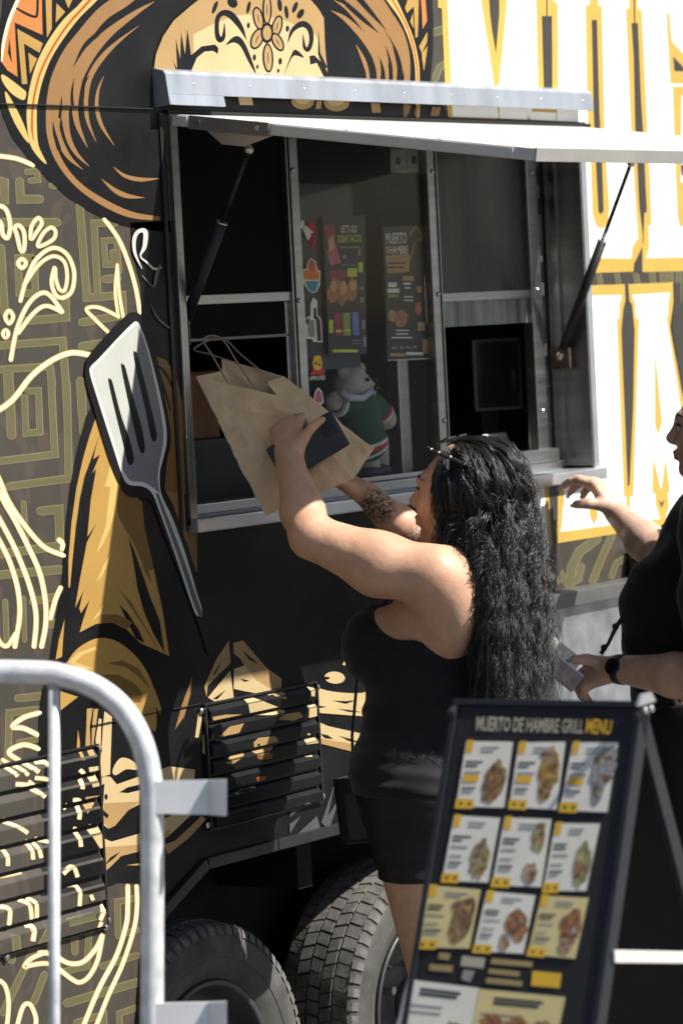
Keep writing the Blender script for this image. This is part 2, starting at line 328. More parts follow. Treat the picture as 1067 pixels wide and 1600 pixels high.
# latch channel beside the right jamb
g = MB(); g.box((.9405, .112, ZB), (XR-.015, .124, ZT)); g.build('latch_channel', mk('channel_steel', (.34, .34, .34), .45, metal=.8, var=.5, vscale=9, bump=.1, bscale=40), truck)
lab_w = mk('white_sticker', (.78, .78, .76), .5)
for z, h, m in ((2.262, .012, STEEL), (2.19, .012, STEEL), (2.135, .03, STEEL), (2.095, .016, lab_w), (2.005, .034, lab_w), (1.845, .032, lab_w), (1.76, .006, SCREW), (1.66, .006, SCREW)):
    g = MB(); g.box((.952, .106, z), (.982 if h > .008 else .99, .1118, z+h), 0, .001); g.build('latch_plate' if m is not lab_w else 'white_tab', m, truck)
for z in (2.30, 2.22): g = MB(); g.box((.946, .1105, z), (.99, .1119, z+.045)); g.build('latch_slot', BLK, truck)
g = MB(); g.box((.70, .066, 1.5665), (.955, .1, 1.60), 0, .003); g.build('track_end', STEEL, truck)

# flap (awning) and its two gas struts
AT = np.array((0, 0, 2.446)); DT = np.array((0, -.940, 2.305)); ad = DT-AT; al = np.linalg.norm(ad); ad /= al; an = np.cross(X_, ad); an = -an if an[2] < 0 else an
fx0, fx1 = -.790, 1.030; th = .026
flap = MB(); c0 = AT+ad*(al/2)-an*(th/2); flap.obox(((fx0+fx1)/2, c0[1], c0[2]), X_, ad, an, (fx1-fx0, al, th), 0, .003)
flap = flap.build('serving_flap', ALU_W, truck)
def fpt(x, u, h): q = AT+ad*u+an*h; return np.array((x, q[1], q[2]))     # point on the flap: along, outward, above the sheet
for u0, u1 in ((.015, .055), (.285, .90)): g = MB(); g.obox(fpt(fx0-.002, (u0+u1)/2, -th/2), X_, ad, an, (.004, u1-u0, th*.78), 0, .001); g.build('edge_strip', mk('edge_strip_white', (.62, .61, .56), .5, var=.08), flap)
g = MB(); g.obox(fpt(fx0-.003, .17, -th/2-.001), X_, ad, an, (.006, .215, th+.004), 0, .001); pl = g.build('strut_plate', mk('worn_grey_plate', (.20, .195, .185), .5, metal=.4, var=.15), flap)
for u in (.09, .25): g = MB(); g.tube([fpt(fx0-.006, u, -th/2), fpt(fx0-.0095, u, -th/2)], .006, 10); g.build('screw', SCREW, pl)
g = MB(); g.prism([(.10, 0), (.285, 0), (.21, -.030), (.15, -.030)], ad, an, X_, fpt(fx0+.004, 0, -th), .004); g.build('strut_bracket', ALU, flap)
g = MB(); g.obox(fpt((fx0+fx1)/2, al+.003, -th/2), X_, ad, an, (fx1-fx0, .006, th+.002), 0, .001); g.build('front_edge', mk('edge_strip_grey', (.45, .44, .41), .4, metal=.5, var=.1), flap)
g = MB(); g.obox(fpt((fx0+fx1)/2+.01, .004, .004), X_, ad, an, (fx1-fx0+.05, .016, .010), 0, .003); g.build('hinge_seal', RUB, flap)
for u in (.25, .5, .75):
    g = MB(); g.obox(fpt((fx0+fx1)/2, al*u, .0008), X_, ad, an, (fx1-fx0-.01, .012, .0016), 0, .0005); g.build('sheet_crease', ALU_W, flap)
def strut(x, top, bot):
    a = np.array((x, top[0], top[1])); c = np.array((x, bot[0], bot[1])); d = (a-c)/np.linalg.norm(a-c); l = np.linalg.norm(a-c)
    e = MB(); e.tube([c+d*.02, c+d*(l*.60)], .0125, 14); body = e.build('gas_strut', BLK, truck)
    e = MB(); e.tube([c+d*(l*.60), a], .0052, 10); e.build('piston_rod', mk('rod_black', (.02, .02, .02), .2, metal=.6), body)
    e = MB(); e.tube([c+d*(l*.595), c+d*(l*.603)], .0135, 14); e.build('end_collar', SCREW, body)
    e = MB(); e.ball(c, .013, 12); e.build('ball_stud', SCREW, body)
    e = MB(); e.box((x-.004 if x > 0 else x-.016, c[1]-.03, c[2]-.035), (x+.02 if x > 0 else x-.01, c[1]+.03, c[2]+.02), 0, .002); e.build('stud_bracket', mk('rusty_bracket', (.11, .085, .06), .6, metal=.5, var=.4, vscale=30), body)
    e = MB(); e.ball(a, .011, 10); e.build('ball_stud', SCREW, body)
q = PX(985, 255, .985); strut(.985, (q[1], q[2]), (.068, 1.843))
q = PX(389, 234, -.752); strut(-.752, (q[1], q[2]), (.02, PX(288, 515, -.752)[2]))

# louvred vents
LD = .011
def vent(x0, x1, z0, z1, n, mat, name='vent'):
    v = MB(); v.box((x0, -.0045, z0), (x1, -.0036, z1)); v = v.build(name, BLK, truck)
    pitch = (z1-z0)/n; sl = []
    for i in range(n):
        zt = z1-pitch*i
        e = MB(); d = LD
        e.prism([(.0045, zt-pitch*.10), (.0045+d-.001, zt-pitch*.36), (.0045+d, zt-pitch*.40), (.0045+d, zt-pitch*.92), (.0045+d-.003, zt-pitch*.92), (.0045+d-.004, zt-pitch*.44), (.003, zt-pitch*.18)], -Y_, Z_, X_, (x0+.008, 0, 0), x1-x0-.016)
        sl.append(e.build('louvre', mat, v))
    e = MB(); e.box((x0-.006, -.010, z1-.001), (x1+.006, -.0035, z1+.004), 0, .001).box((x0-.006, -.010, z0-.004), (x1+.006, -.0035, z0+.001), 0, .001).box((x1-.001, -.012, z0+.002), (x1+.005, -.0035, z1-.002), 0, .001).box((x0-.005, -.012, z0+.002), (x0+.001, -.0035, z1-.002), 0, .001)
    e.build('vent_frame', mk('vent_frame_dark', (.05, .05, .055), .25, metal=.6), v)
    studs('screw', [(x, -.006, z) for x in (x0-.012, x1+.010) for z in (z0+.01, z1-.012)], .008, v)
    return v
ventL = vent(-1.95, -1.176, .690, 1.082, 7, wm)
ventR = vent(-.778, -.340, .842, 1.122, 7, I_BLACK)

# lower right: galvanised locker with ledge below the lettering
g = MB(); g.box((.62, -.05, .56), (2.3, -.002, 1.196), 0, .004); g.build('locker_panel', GALV, truck)
g = MB(); g.box((.61, -.075, 1.1965), (2.32, -.002, 1.236), 0, .004); g.build('locker_ledge', mk('ledge_dark_alu', (.16, .165, .16), .4, metal=.5, var=.15), truck)
q = W(998, 898, -.03)
g = MB(); g.box((q[0]-.02, -.06, 1.2365), (q[0]+.32, -.01, 1.30), 0, .004); g.build('marker_lamp', BLK, truck)
g = MB(); g.box((q[0]-.022, -.062, 1.3005), (q[0]+.322, -.008, 1.312), 0, .003); g.build('lamp_cover', ALU_W, truck)

# wheels
TYRE = mk('tyre_rubber', (0.075, 0.073, 0.068), .78, spec=.35, var=.35, vscale=14, bump=.15, bscale=90)
TREAD = mk('tread_rubber_dusty', (0.125, 0.12, 0.11), .85, spec=.25, var=.4, vscale=25, bump=.25, bscale=160)
def wheel(x):
    c = np.array((x, .145, .258)); ax = -Y_; hw = .115
    e = MB(); prof = [(-.09, .225), (-.105, .25), (-.118, .29), (-.116, .325), (-.104, .352), (-.095, .357), (.095, .357), (.104, .352), (.116, .325), (.118, .29), (.112, .265), (.105, .25), (.09, .225)]
    e.lathe(prof, c, ax, Z_, 72); wh = e.build('wheel', TYRE, truck)
    for r, h in ((.345, .1095), (.300, .1185), (.262, .1125)):
        pass
    e = MB(); rows = [(-.094, -.058), (-.052, -.022), (-.016, .016), (.022, .052), (.058, .097)]; n = 66
    for ri, (h0, h1) in enumerate(rows):
        for k in range(n):
            off = (ri*.37) % 1; a0 = 2*math.pi*(k+off+.05+rnd.uniform(-.04, .04))/n; a1 = a0+2*math.pi*(.84+rnd.uniform(-.03, .05))/n
            sk = 1.3/n*(1 if ri % 2 else -1); vs = []
            r0, r1 = .350, .3655 if 0 < ri < 4 else .363
            for rr in (r0, r1):
                for (h, a) in ((h0, a0), (h1, a0+sk), (h1, a1+sk), (h0, a1)):
                    rx = rr - (.006 if (ri in (0, 4) and abs(h) > .09) else 0)
                    vs.append(c+ax*h+(Z_*math.cos(a)+X_*math.sin(a))*rx)
            e.add(vs, [(4, 5, 6, 7), (0, 1, 5, 4), (1, 2, 6, 5), (2, 3, 7, 6), (3, 0, 4, 7)])
    # shoulder lugs
    for k in range(n):
        a0 = 2*math.pi*(k+.1)/n; a1 = a0+2*math.pi*.62/n; vs = []
        for a in (a0, a1):
            d = Z_*math.cos(a)+X_*math.sin(a)
            vs += [c+ax*.0975+d*.359, c+ax*.1085+d*.352, c+ax*.1155+d*.334, c+ax*.100+d*.345]
        e.add(vs, [(0, 1, 5, 4), (1, 2, 6, 5), (0, 3, 2, 1), (4, 5, 6, 7)])
    tag(e.build('tread_blocks', TREAD, wh), kind='stuff')
    e = MB(); e.lathe([(.088, .222), (.100, .232), (.106, .226), (.098, .215), (.06, .205), (.02, .19), (.03, .12), (.045, .07), (.02, .066), (.02, .0)], c, ax, Z_, 48)
    rim = e.build('rim', mk('rim_grey_paint', (.07, .07, .07), .4, metal=.3, var=.15), wh)
    for k in range(6):
        a = k*math.pi/3; q = c+(Z_*math.cos(a)+X_*math.sin(a))*.10; e = MB(); e.tube([q+ax*.03, q+ax*.058], .011, 6, smooth=False); e.build('wheel_nut', SCREW, rim)
    e = MB(); e.tube([c+ax*.02, c+ax*.085], .05, 20); e.build('hub_cap', ALU, rim)
    e = MB(); q = c+(Z_*.6-X_*.8)*.19; e.tube([q+ax*.05, q+ax*.095+Z_*.01], .005, 8); e.build('valve_stem', BLK, rim)
    for h, r in ((.1165, .30), (.1172, .283)): e = MB(); e.lathe([(h-.001, r-.003), (h+.002, r), (h-.001, r+.003)], c, ax, Z_, 72); e.build('sidewall_rib', TYRE, wh)
    return wh
wheel(.155); wheel(-.757)
# ------------------------------------------------------------------ printed wrap: flat ink shapes on the wall
REC = []                                        # every printed shape, so that it can be carried over the louvres
def rec(m, pts):
    xs = [p[0] for p in pts]; ys = [p[1] for p in pts]
    if max(ys) > 1040 and min(ys) < 1520 and min(xs) < 510 and max(xs) > -260: REC.append((m, [(float(p[0]), float(p[1])) for p in pts]))
class Art:
    """flat vinyl shapes on the service wall; coordinates in photo pixels, laid on the plane Y=0 and layered by fractions of a millimetre"""
    def __init__(s, base=0.0008, pm=None, step=0.00006): s.mb = MB(); s.mats = []; s.y = base; s.step = step; s.pm = pm or (lambda x, y, h: W(x, y, -h)); s.wall = pm is None
    def mi(s, m):
        if m not in s.mats: s.mats.append(m)
        return s.mats.index(m)
    def up(s, n=1): s.y += s.step*n; return s
    def poly(s, m, pts, smooth=0, closed=True, lift=None):
        if smooth: pts = spline(pts, smooth, True)
        tr = tessellate_polygon([[Vector((p[0], p[1], 0)) for p in pts]])
        if s.wall: rec(m, pts)
        s.mb.add([s.pm(p[0], p[1], s.y) for p in pts], [tuple(t) for t in tr], s.mi(m))
        return s.up(0.5)
    def stroke(s, m, pts, w, n=7, closed=False, cap=True):
        """ribbon along a spline; w one width or one per point (photo pixels)"""
        ws = w if hasattr(w, '__len__') else [w]*len(pts)
        Q = spline([(p[0], p[1], ww) for p, ww in zip(pts, ws)], n, closed); L = []; Rr = []; k = len(Q)
        for i, q in enumerate(Q):
            a = Q[(i-1) % k] if (closed or i > 0) else Q[0]; b = Q[(i+1) % k] if (closed or i < k-1) else Q[-1]
            d = b[:2]-a[:2]; d = d/(np.linalg.norm(d)+1e-9); nn = np.array((-d[1], d[0])); h = max(q[2], .3)/2
            L.append(q[:2]+nn*h); Rr.append(q[:2]-nn*h)
        vs = [s.pm(p[0], p[1], s.y) for p in L]+[s.pm(p[0], p[1], s.y) for p in Rr]
        fs = [(i, (i+1) % k, (i+1) % k+k, i+k) for i in range(k if closed else k-1)]
        s.mb.add(vs, fs, s.mi(m))
        if s.wall:
            for i in range(k if closed else k-1): rec(m, [L[i], L[(i+1) % k], Rr[(i+1) % k], Rr[i]])
        if cap and not closed:
            for e, q in ((0, Q[0]), (1, Q[-1])):
                if q[2] > 2.5:
                    c = [s.pm(q[0]+math.cos(a)*q[2]/2, q[1]+math.sin(a)*q[2]/2, s.y+0.00001) for a in [2*math.pi*j/12 for j in range(12)]]
                    s.mb.add(c, [tuple(range(12))], s.mi(m))
        return s.up(0.5)
    def mline(s, m, pts, w):                      # polyline ribbon with mitred corners and round ends
        P = [np.array(p, float) for p in pts]; L = []; Rr = []
        for i, p in enumerate(P):
            d0 = P[i]-P[i-1] if i else P[1]-P[0]; d1 = P[i+1]-P[i] if i < len(P)-1 else d0
            d0 = d0/np.linalg.norm(d0); d1 = d1/np.linalg.norm(d1); n0 = np.array((-d0[1], d0[0])); n1 = np.array((-d1[1], d1[0])); b = n0+n1; b = b/(np.linalg.norm(b)+1e-9); k = w/2/max(.5, float(np.dot(b, n0)))
            L.append(p+b*k); Rr.append(p-b*k)
        n = len(P); s.mb.add([s.pm(p[0], p[1], s.y) for p in L+Rr], [(i, i+1, i+1+n, i+n) for i in range(n-1)], s.mi(m))
        if s.wall:
            for i in range(n-1): rec(m, [L[i], L[i+1], Rr[i+1], Rr[i]])
        for q, d in ((P[0], P[0]-P[1]), (P[-1], P[-1]-P[-2])):
            a0 = math.atan2(d[1], d[0]); s.mb.add([s.pm(q[0]+math.cos(a0+t)*w/2*.96, q[1]+math.sin(a0+t)*w/2*.96, s.y+.00001) for t in np.linspace(-math.pi/2, math.pi/2, 9)], [tuple(range(9))], s.mi(m))
    def kstroke(s, pts, w):                       # olive key line with its paler edge
        y = s.y; s.n = getattr(s, 'n', 0)+1; s.y = y+(s.n % 5)*.00003; s.mline(I_OLIVE2, pts, w+2.4); s.y = y+.0002+(s.n % 5)*.00003; s.mline(I_OLIVE, pts, w); s.y = y; return s
    def ell(s, m, c, rx, ry, rot=0.0, n=20):
        cs, sn = math.cos(math.radians(rot)), math.sin(math.radians(rot))
        pts = [(c[0]+rx*math.cos(a)*cs-ry*math.sin(a)*sn, c[1]+rx*math.cos(a)*sn+ry*math.sin(a)*cs) for a in [2*math.pi*j/n for j in range(n)]]
        return s.poly(m, pts)
    def build(s, name, parent=None):
        o = MB.build(s.mb, name, s.mats, parent if parent is not None else truck, normals=False)
        return tag(o, kind='stuff') if name in ('key_pattern_print', 'flourish_print', 'card_print', 'printed_picture', 'sign_print') else o
def Zf(ox, oy, sx=4.0): return lambda *pts: [(ox+p[0]/sx, oy+p[1]/sx) for p in pts]
z1 = Zf(0, 0); z2 = Zf(0, 300); z3 = Zf(0, 600); z4 = Zf(90, 480); z5 = Zf(80, 860); z6 = Zf(240, 0); z7 = Zf(460, 0); z8 = Zf(0, 1080); z9 = Zf(0, 1400); zv = Zf(300, 980)
def sw4(*w): return [q/4 for q in w]

# key pattern
a = Art(0.0006)
for f, pts, w in ((z2, [(-40, 50), (30, 50), (30, -60), (-40, -80)], 52), (z2, [(125, -65), (130, 45), (250, 45)], 52), (z1, [(170, 1075), (235, 1070), (240, 1125), (190, 1130)], 34), (z1, [(325, 1160), (345, 1165)], 36), (z2, [(-30, 190), (360, 190)], 50),
    (z2, [(500, 90), (545, 660), (765, 645), (770, 770), (515, 815)], 48), (z2, [(720, 195), (590, 195), (612, 640)], 42), (z2, [(735, 300), (650, 305), (662, 455), (712, 455), (705, 375)], 36), (z2, [(730, 300), (745, 500)], 34), (z2, [(660, 545), (735, 540)], 48),
    (z2, [(8, 350), (32, 755)], 48), (z2, [(200, 410), (115, 412), (122, 630), (225, 635), (215, 420)], 42), (z2, [(160, 805), (415, 785), (408, 640)], 48), (z2, [(515, 965), (655, 945)], 52), (z2, [(-30, 962), (393, 930), (412, 1170), (424, 1400)], 46), (z3, [(420, 0), (432, 590), (60, 640)], 46),
    (z2, [(-30, 1112), (312, 1090), (330, 1200)], 44), (z3, [(318, -100), (345, 440), (-20, 485)], 44), (z2, [(52, 1120), (60, 1300)], 60), (z3, [(60, 0), (75, 320)], 56), (z2, [(503, 1180), (515, 1400)], 48), (z3, [(514, 0), (522, 300)], 46), (z3, [(155, 45), (242, 42), (252, 300), (165, 308), (153, 60)], 40),
    (z3, [(255, 795), (370, 782), (376, 990)], 52), (z3, [(150, 745), (168, 990)], 32), (z3, [(-20, 1065), (390, 1010)], 52), (z3, [(-20, 1195), (385, 1160)], 52), (z3, [(35, 1360), (45, 1620)], 34), (z3, [(150, 1340), (156, 1600)], 28), (z3, [(205, 1360), (345, 1330)], 44), (z3, [(310, 1500), (340, 1495)], 52),
    (z8, [(115, 45), (255, 30)], 46), (z8, [(245, 115), (60, 135), (52, 440)], 42), (z8, [(120, 320), (232, 300)], 34), (z9, [(395, 165), (565, 122)], 48), (z9, [(740, 250), (738, 35), (858, 12)], 38), (z9, [(745, 245), (858, 212)], 36), (z9, [(640, 440), (858, 372)], 38), (z9, [(420, 670), (856, 540)], 50),
    (z9, [(480, 790), (650, 740), (655, 820)], 38), (z9, [(750, 830), (748, 735), (845, 700)], 36), (z9, [(468, 245), (470, 350)], 42), (z9, [(560, 205), (545, 440), (390, 475)], 38), (z9, [(275, 205), (20, 730)], 42), (z9, [(280, 490), (215, 660)], 42), (z9, [(65, 240), (75, 400)], 50)):
    a.kstroke(f(*pts), w/4-1.5)
# right field: curls and bars of the same olive
for pts, w in (([(932, 842), (905, 862), (893, 885), (889, 915)], 14), ([(908, 885), (903, 905), (896, 908), (891, 895)], 10), ([(955, 838), (940, 870), (925, 908)], 11), ([(975, 873), (962, 880), (955, 900)], 9), ([(873, 908), (878, 898), (884, 912)], 8), ([(1000, 832), (990, 850)], 8), ([(1030, 826), (1025, 850)], 8),
    ([(935, 428), (938, 442)], 7), ([(963, 428), (966, 444)], 7), ([(992, 428), (996, 443)], 8), ([(1018, 427), (1020, 442)], 8), ([(1036, 427), (1037, 442)], 12), ([(1048, 427), (1048, 442)], 6), ([(1060, 425), (1058, 500), (1063, 600)], 9), ([(680, 50), (692, 46)], 12), ([(680, 122), (686, 106), (694, 100)], 10)):
    a.kstroke(pts, w-1.5)
a.build('key_pattern_print')

# sombrero
a = Art(0.0013)
a.poly(I_BLACK, [(10, -70), (4, 20), (-2, 60), (-4, 110), (-2, 150), (5, 180), (20, 215), (47, 250), (75, 280), (105, 307), (140, 330), (175, 347), (215, 358), (267, 363), (258, 200), (243, 176), (700, 184), (690, 160), (672, 130), (676, 87), (677, 37), (672, -70)])
a.poly(I_LGOLD, z1((520, 0), (545, -120), (700, -120), (610, 0), (500, 110), (400, 240), (320, 370), (270, 500), (245, 600), (232, 700), (235, 850), (250, 930), (295, 1025), (240, 980), (190, 900), (172, 780), (170, 680), (190, 540), (230, 400), (300, 260), (400, 120)), 3)
a.stroke(I_RUST, z1((640, -100), (565, 0), (430, 150), (330, 300), (260, 440), (225, 560), (206, 680), (203, 800), (212, 880)), sw4(14, 16, 15, 14, 14, 14, 14, 14, 4))
for pts, w in (([(900, -120), (780, -10), (640, 90), (530, 220), (440, 350), (375, 500), (338, 620), (318, 740), (322, 860), (360, 980), (430, 1090), (520, 1180), (640, 1260), (760, 1320), (860, 1350), (990, 1365)], (100, 95, 85, 90, 105, 110, 85, 58, 46, 40, 36, 38, 42, 42, 36, 26)),
    ([(965, 10), (850, 80), (700, 190), (590, 300), (500, 420), (450, 540), (412, 660), (410, 740), (430, 860), (480, 960), (560, 1040)], (3, 30, 52, 72, 100, 95, 60, 45, 34, 24, 2)),
    ([(350, 620), (355, 720), (352, 800), (385, 900), (440, 990), (520, 1060)], (60, 55, 46, 38, 26, 2)), ([(870, 160), (740, 260), (640, 360), (565, 480), (542, 600), (542, 700), (558, 780), (605, 890)], (2, 20, 34, 34, 27, 26, 18, 2)),
    ([(500, 460), (478, 590), (472, 690), (490, 790), (550, 925)], (50, 42, 38, 30, 2)), ([(650, 475), (614, 570), (608, 680), (640, 790), (718, 912)], (2, 17, 24, 22, 2)), ([(712, 1043), (780, 1098), (880, 1122), (1000, 1115)], (2, 22, 26, 3)), ([(636, 1118), (720, 1190), (800, 1225), (905, 1236)], (2, 28, 28, 2))):
    a.stroke(I_BROWN, z1(*pts), sw4(*w), 6)
for pts, w in (([(465, 490), (452, 580), (455, 660)], (2, 16, 20)), ([(388, 600), (382, 680), (376, 730)], (2, 16, 18)), ([(335, 760), (342, 830), (372, 930)], (2, 18, 26)), ([(610, 215), (530, 290), (460, 420)], (30, 26, 2)), ([(560, 470), (525, 540), (510, 640), (515, 740)], (2, 16, 20, 24))):
    a.stroke(I_BLACK, z1(*pts), sw4(*w), 5)
a.poly(I_ORANGE, z1((150, -120), (120, 0), (60, 130), (20, 280), (8, 380), (50, 440), (112, 480), (94, 140), (268, 218), (262, -120)))
a.stroke(I_CREAM, z1((160, -110), (112, 5), (60, 130), (25, 270), (14, 385)), sw4(16, 22, 22, 20, 8))
a.poly(I_BLACK, z1((62, 235), (78, 395), (52, 330))); a.stroke(I_BLACK, z1((108, 52), (160, 82), (215, 104), (234, 90), (238, 0), (242, -90)), sw4(12, 17, 16, 16, 15, 15))
for pts in ([(110, 180), (270, 270), (250, 330), (152, 272), (173, 525), (140, 525)], [(180, 330), (235, 367), (190, 462)], [(284, -90), (326, -90), (326, 180), (296, 236)], [(355, 20), (410, 75), (350, 142)], [(385, -60), (480, -60), (430, 52)]): a.poly(I_GOLD, z1(*pts))
a.poly(I_LGOLD, z1((14, 465), (60, 490), (150, 560), (166, 580), (156, 622), (120, 615), (60, 570), (15, 502)), 3); a.poly(I_LGOLD, z1((34, 573), (60, 600), (115, 700), (160, 800), (186, 892), (150, 860), (90, 760), (46, 650)), 3)
# right half of the brim
a.poly(I_LGOLD, z7((520, -100), (575, 0), (660, 120), (720, 260), (750, 390), (757, 530), (760, 740), (780, 740), (782, 530), (775, 380), (740, 230), (690, 110), (640, 0), (590, -100)), 3)
a.stroke(I_RUST, z7((560, -90), (612, 0), (690, 140), (740, 280), (766, 420), (770, 540)), 2.6)
for pts, w in (([(400, -100), (480, -10), (560, 100), (640, 220), (690, 360), (702, 530), (690, 740)], (100, 115, 105, 92, 62, 36, 24)), ([(240, -90), (340, -10), (420, 80), (510, 180), (580, 300), (620, 420), (625, 520)], (40, 50, 60, 72, 74, 42, 20)), ([(245, 0), (340, 60), (450, 170), (535, 300), (572, 420), (580, 520)], (2, 30, 62, 60, 30, 20)), ([(228, 65), (320, 120), (430, 230), (500, 340), (525, 440), (522, 520)], (2, 30, 45, 44, 30, 20)), ([(384, 278), (430, 370), (455, 450), (462, 520)], (2, 25, 22, 20))):
    a.stroke(I_BROWN, z7(*pts), sw4(*w), 6)
for pts, w in (([(420, 10), (480, 80), (572, 186)], (34, 28, 2)), ([(330, 30), (430, 120), (526, 206)], (28, 28, 2)), ([(570, 288), (600, 400), (606, 520)], (2, 18, 20)), ([(615, 288), (650, 420), (656, 520)], (2, 16, 18)), ([(684, 455), (680, 520)], (2, 8))):
    a.stroke(I_BLACK, z7(*pts), sw4(*w), 5)
for m, pts in ((I_GOLD, [(725, -60), (778, -60), (770, 230), (755, 236), (745, 40), (702, 82), (690, 50)]), (I_GOLD, [(722, 135), (740, 80), (746, 180)]), (I_ORANGE, [(785, -60), (815, -40), (828, 130), (800, 182), (795, 60)]), (I_GOLD, [(778, 290), (830, 198), (828, 262), (795, 332)]), (I_GOLD, [(795, 332), (832, 288), (808, 446), (798, 370)])): a.poly(m, z7(*pts))
# strip under the flashing
for m, x0, x1, y0, y1, sk in ((I_TAN, 327, 345, 149, 162, 1), (I_LTAN, 372, 393, 150, 164, 3), (I_TAN, 495, 503, 157, 170, -2), (I_TAN, 579, 593, 161, 176, 2), (I_BROWN, 636, 642, 164, 178, -4), (I_BROWN, 650, 655, 165, 179, -3), (I_BROWN, 675, 681, 167, 181, -3), (I_BROWN, 682, 689, 167, 181, -4)):
    a.poly(m, [(x0, y0), (x1, y0+(x1-x0)*.04), (x1+sk, y1+.3), (x0+sk, y1)])
a.ell(I_TAN, (473, 158), 18, 13); a.ell(I_TAN, (526, 160), 20, 14); a.ell(I_LTAN, (473, 154), 13, 9); a.ell(I_LTAN, (525, 156), 14, 9)
a.build('sombrero_print')

# skull
a = Art(0.0046)
a.poly(I_TAN, [(241, 118), (241, 108), (244, 85), (255, 57), (272, 32), (295, 12), (315, -4), (400, -40), (484, -2), (497, 13), (506, 28), (508, 75), (511, 105), (513, 130)])
a.poly(I_LTAN, z6((240, 470), (250, 330), (250, 215), (385, 145), (520, 95), (620, 92), (800, 120), (880, 155), (985, 182), (1030, 250), (1032, 360), (1085, 520), (800, 520)))
a.poly(I_BLACK, z6((150, 470), (120, 370), (148, 430), (140, 240), (168, 370), (172, 200), (198, 340), (212, 180), (236, 345), (300, 290), (385, 278), (406, 300), (402, 338), (372, 318), (320, 322), (272, 360), (240, 435), (236, 470)))
a.stroke(I_BLACK, z6((582, 252), (545, 170), (490, 100), (440, 80), (402, 112), (396, 195), (412, 248), (438, 228), (444, 145)), sw4(2, 30, 44, 36, 28, 28, 34, 24, 4))
a.poly(I_BLACK, z6((452, 282), (500, 230), (545, 235), (590, 310), (642, 462), (590, 380), (545, 292), (500, 265)), 3)
a.stroke(I_BLACK, z6((838, 272), (868, 190), (930, 150), (975, 180), (986, 250), (966, 310), (942, 290), (935, 215)), sw4(2, 24, 38, 34, 27, 26, 20, 4))
a.poly(I_BLACK, z6((813, 476), (850, 370), (885, 308), (942, 362), (880, 346), (845, 400)), 3); a.poly(I_BLACK, z6((974, 350), (1004, 345), (1060, 400), (1120, 520), (1085, 520), (1020, 392), (980, 404)))
a.poly(I_BLACK, z6((1030, 180), (1042, 330), (1085, 420), (1066, 430), (1028, 340)))
for c, rx, ry, rot in (((655, 115), 34, 75, -12), ((772, 165), 34, 72, 14), ((648, 242), 40, 70, 22), ((776, 262), 34, 64, -28), ((710, 60), 30, 95, 0), ((716, 362), 34, 92, -3)):
    q = z6(c)[0]; a.ell(I_BLACK, q, rx/4, ry/4, rot); a.ell(I_TAN, q, (rx-11)/4, (ry-12)/4, rot); a.ell(I_BLACK, (q[0], q[1]), .7, ry/4*.42, rot)
q = z6((710, 205))[0]; a.ell(I_BLACK, q, 10, 16); a.ell(I_TAN, q, 6.6, 11.5)
for c, rx, ry, rot in (((385, 45), 12, 42, 20), ((495, 15), 28, 36, -40), ((595, 45), 10, 40, 12), ((790, 30), 13, 40, -8), ((832, 75), 11, 42, -8), ((885, 45), 13, 36, 20), ((920, 85), 18, 32, 30), ((594, 158), 8, 18, 0), ((838, 178), 10, 19, 0), ((632, 358), 9, 20, 0), ((793, 382), 10, 21, 0), ((651, 416), 6, 13, 0), ((781, 441), 6, 13, 0)):
    a.ell(I_BLACK, z6(c)[0], rx/4, ry/4, rot, 12)
a.build('skull_print')

# cloaked figure
a = Art(0.0013)
a.poly(I_BLACK, [(270, 345), (204, 348), (207, 385), (214, 420), (221, 445), (221, 500), (180, 600), (147, 630), (135, 650), (122, 700), (110, 760), (103, 825), (99, 875), (96, 920), (88, 962), (82, 1000), (76, 1050), (66, 1080), (61, 1115), (61, 1160), (60, 1400), (130, 1396), (162, 1388), (185, 1379), (217, 1380), (250, 1425), (262, 1424), (322, 1352), (420, 1322), (530, 1294), (660, 1256), (678, 786), (500, 806), (296, 832)])
gd = [(600, 212), (640, 290), (690, 440), (750, 625), (890, 740), (930, 960), (960, 1150), (1015, 1400), (1060, 1700), (880, 1620), (790, 1530), (700, 1490), (600, 1500), (500, 1552), (520, 1480), (562, 1350), (508, 1432), (498, 1402), (524, 1290), (472, 1400), (500, 1230), (545, 990), (606, 868), (548, 955), (570, 720), (604, 530), (572, 566), (570, 470), (530, 580), (500, 720), (475, 900), (455, 1100), (440, 1272), (430, 1270), (430, 1100), (450, 860), (480, 650), (520, 470), (560, 330)]
a.poly(I_GOLD, z3(*gd))
a.poly(I_DGOLD, z3((752, 640), (890, 745), (905, 900), (960, 1150), (900, 1130), (840, 1000), (780, 900), (735, 800)) , 3)
a.poly(I_BLACK, z3((570, 470), (635, 288), (600, 400), (585, 470), (628, 440), (590, 530), (574, 575), (556, 640), (540, 700)))
for pts in ([(890, 735), (905, 900), (940, 1050), (970, 1170), (1040, 1330), (1110, 1480), (1150, 1500), (1150, 900), (980, 790)], [(803, 955), (830, 1080), (860, 1270), (900, 1420), (960, 1560), (1030, 1680), (1000, 1480), (940, 1330), (890, 1180), (840, 1040)], [(748, 1376), (800, 1430), (870, 1540), (905, 1620), (850, 1590), (790, 1470)]): a.poly(I_BLACK, z3(*pts))
for pts in ([(700, 470), (746, 615), (730, 760), (690, 900), (640, 1010), (605, 1056), (660, 900), (680, 740), (690, 640), (655, 640), (672, 590)], [(702, 1050), (680, 1110), (640, 1200), (604, 1242), (650, 1130)], [(648, 1370), (640, 1430), (578, 1482), (620, 1420)]): a.poly(I_LGOLD, z3(*pts))
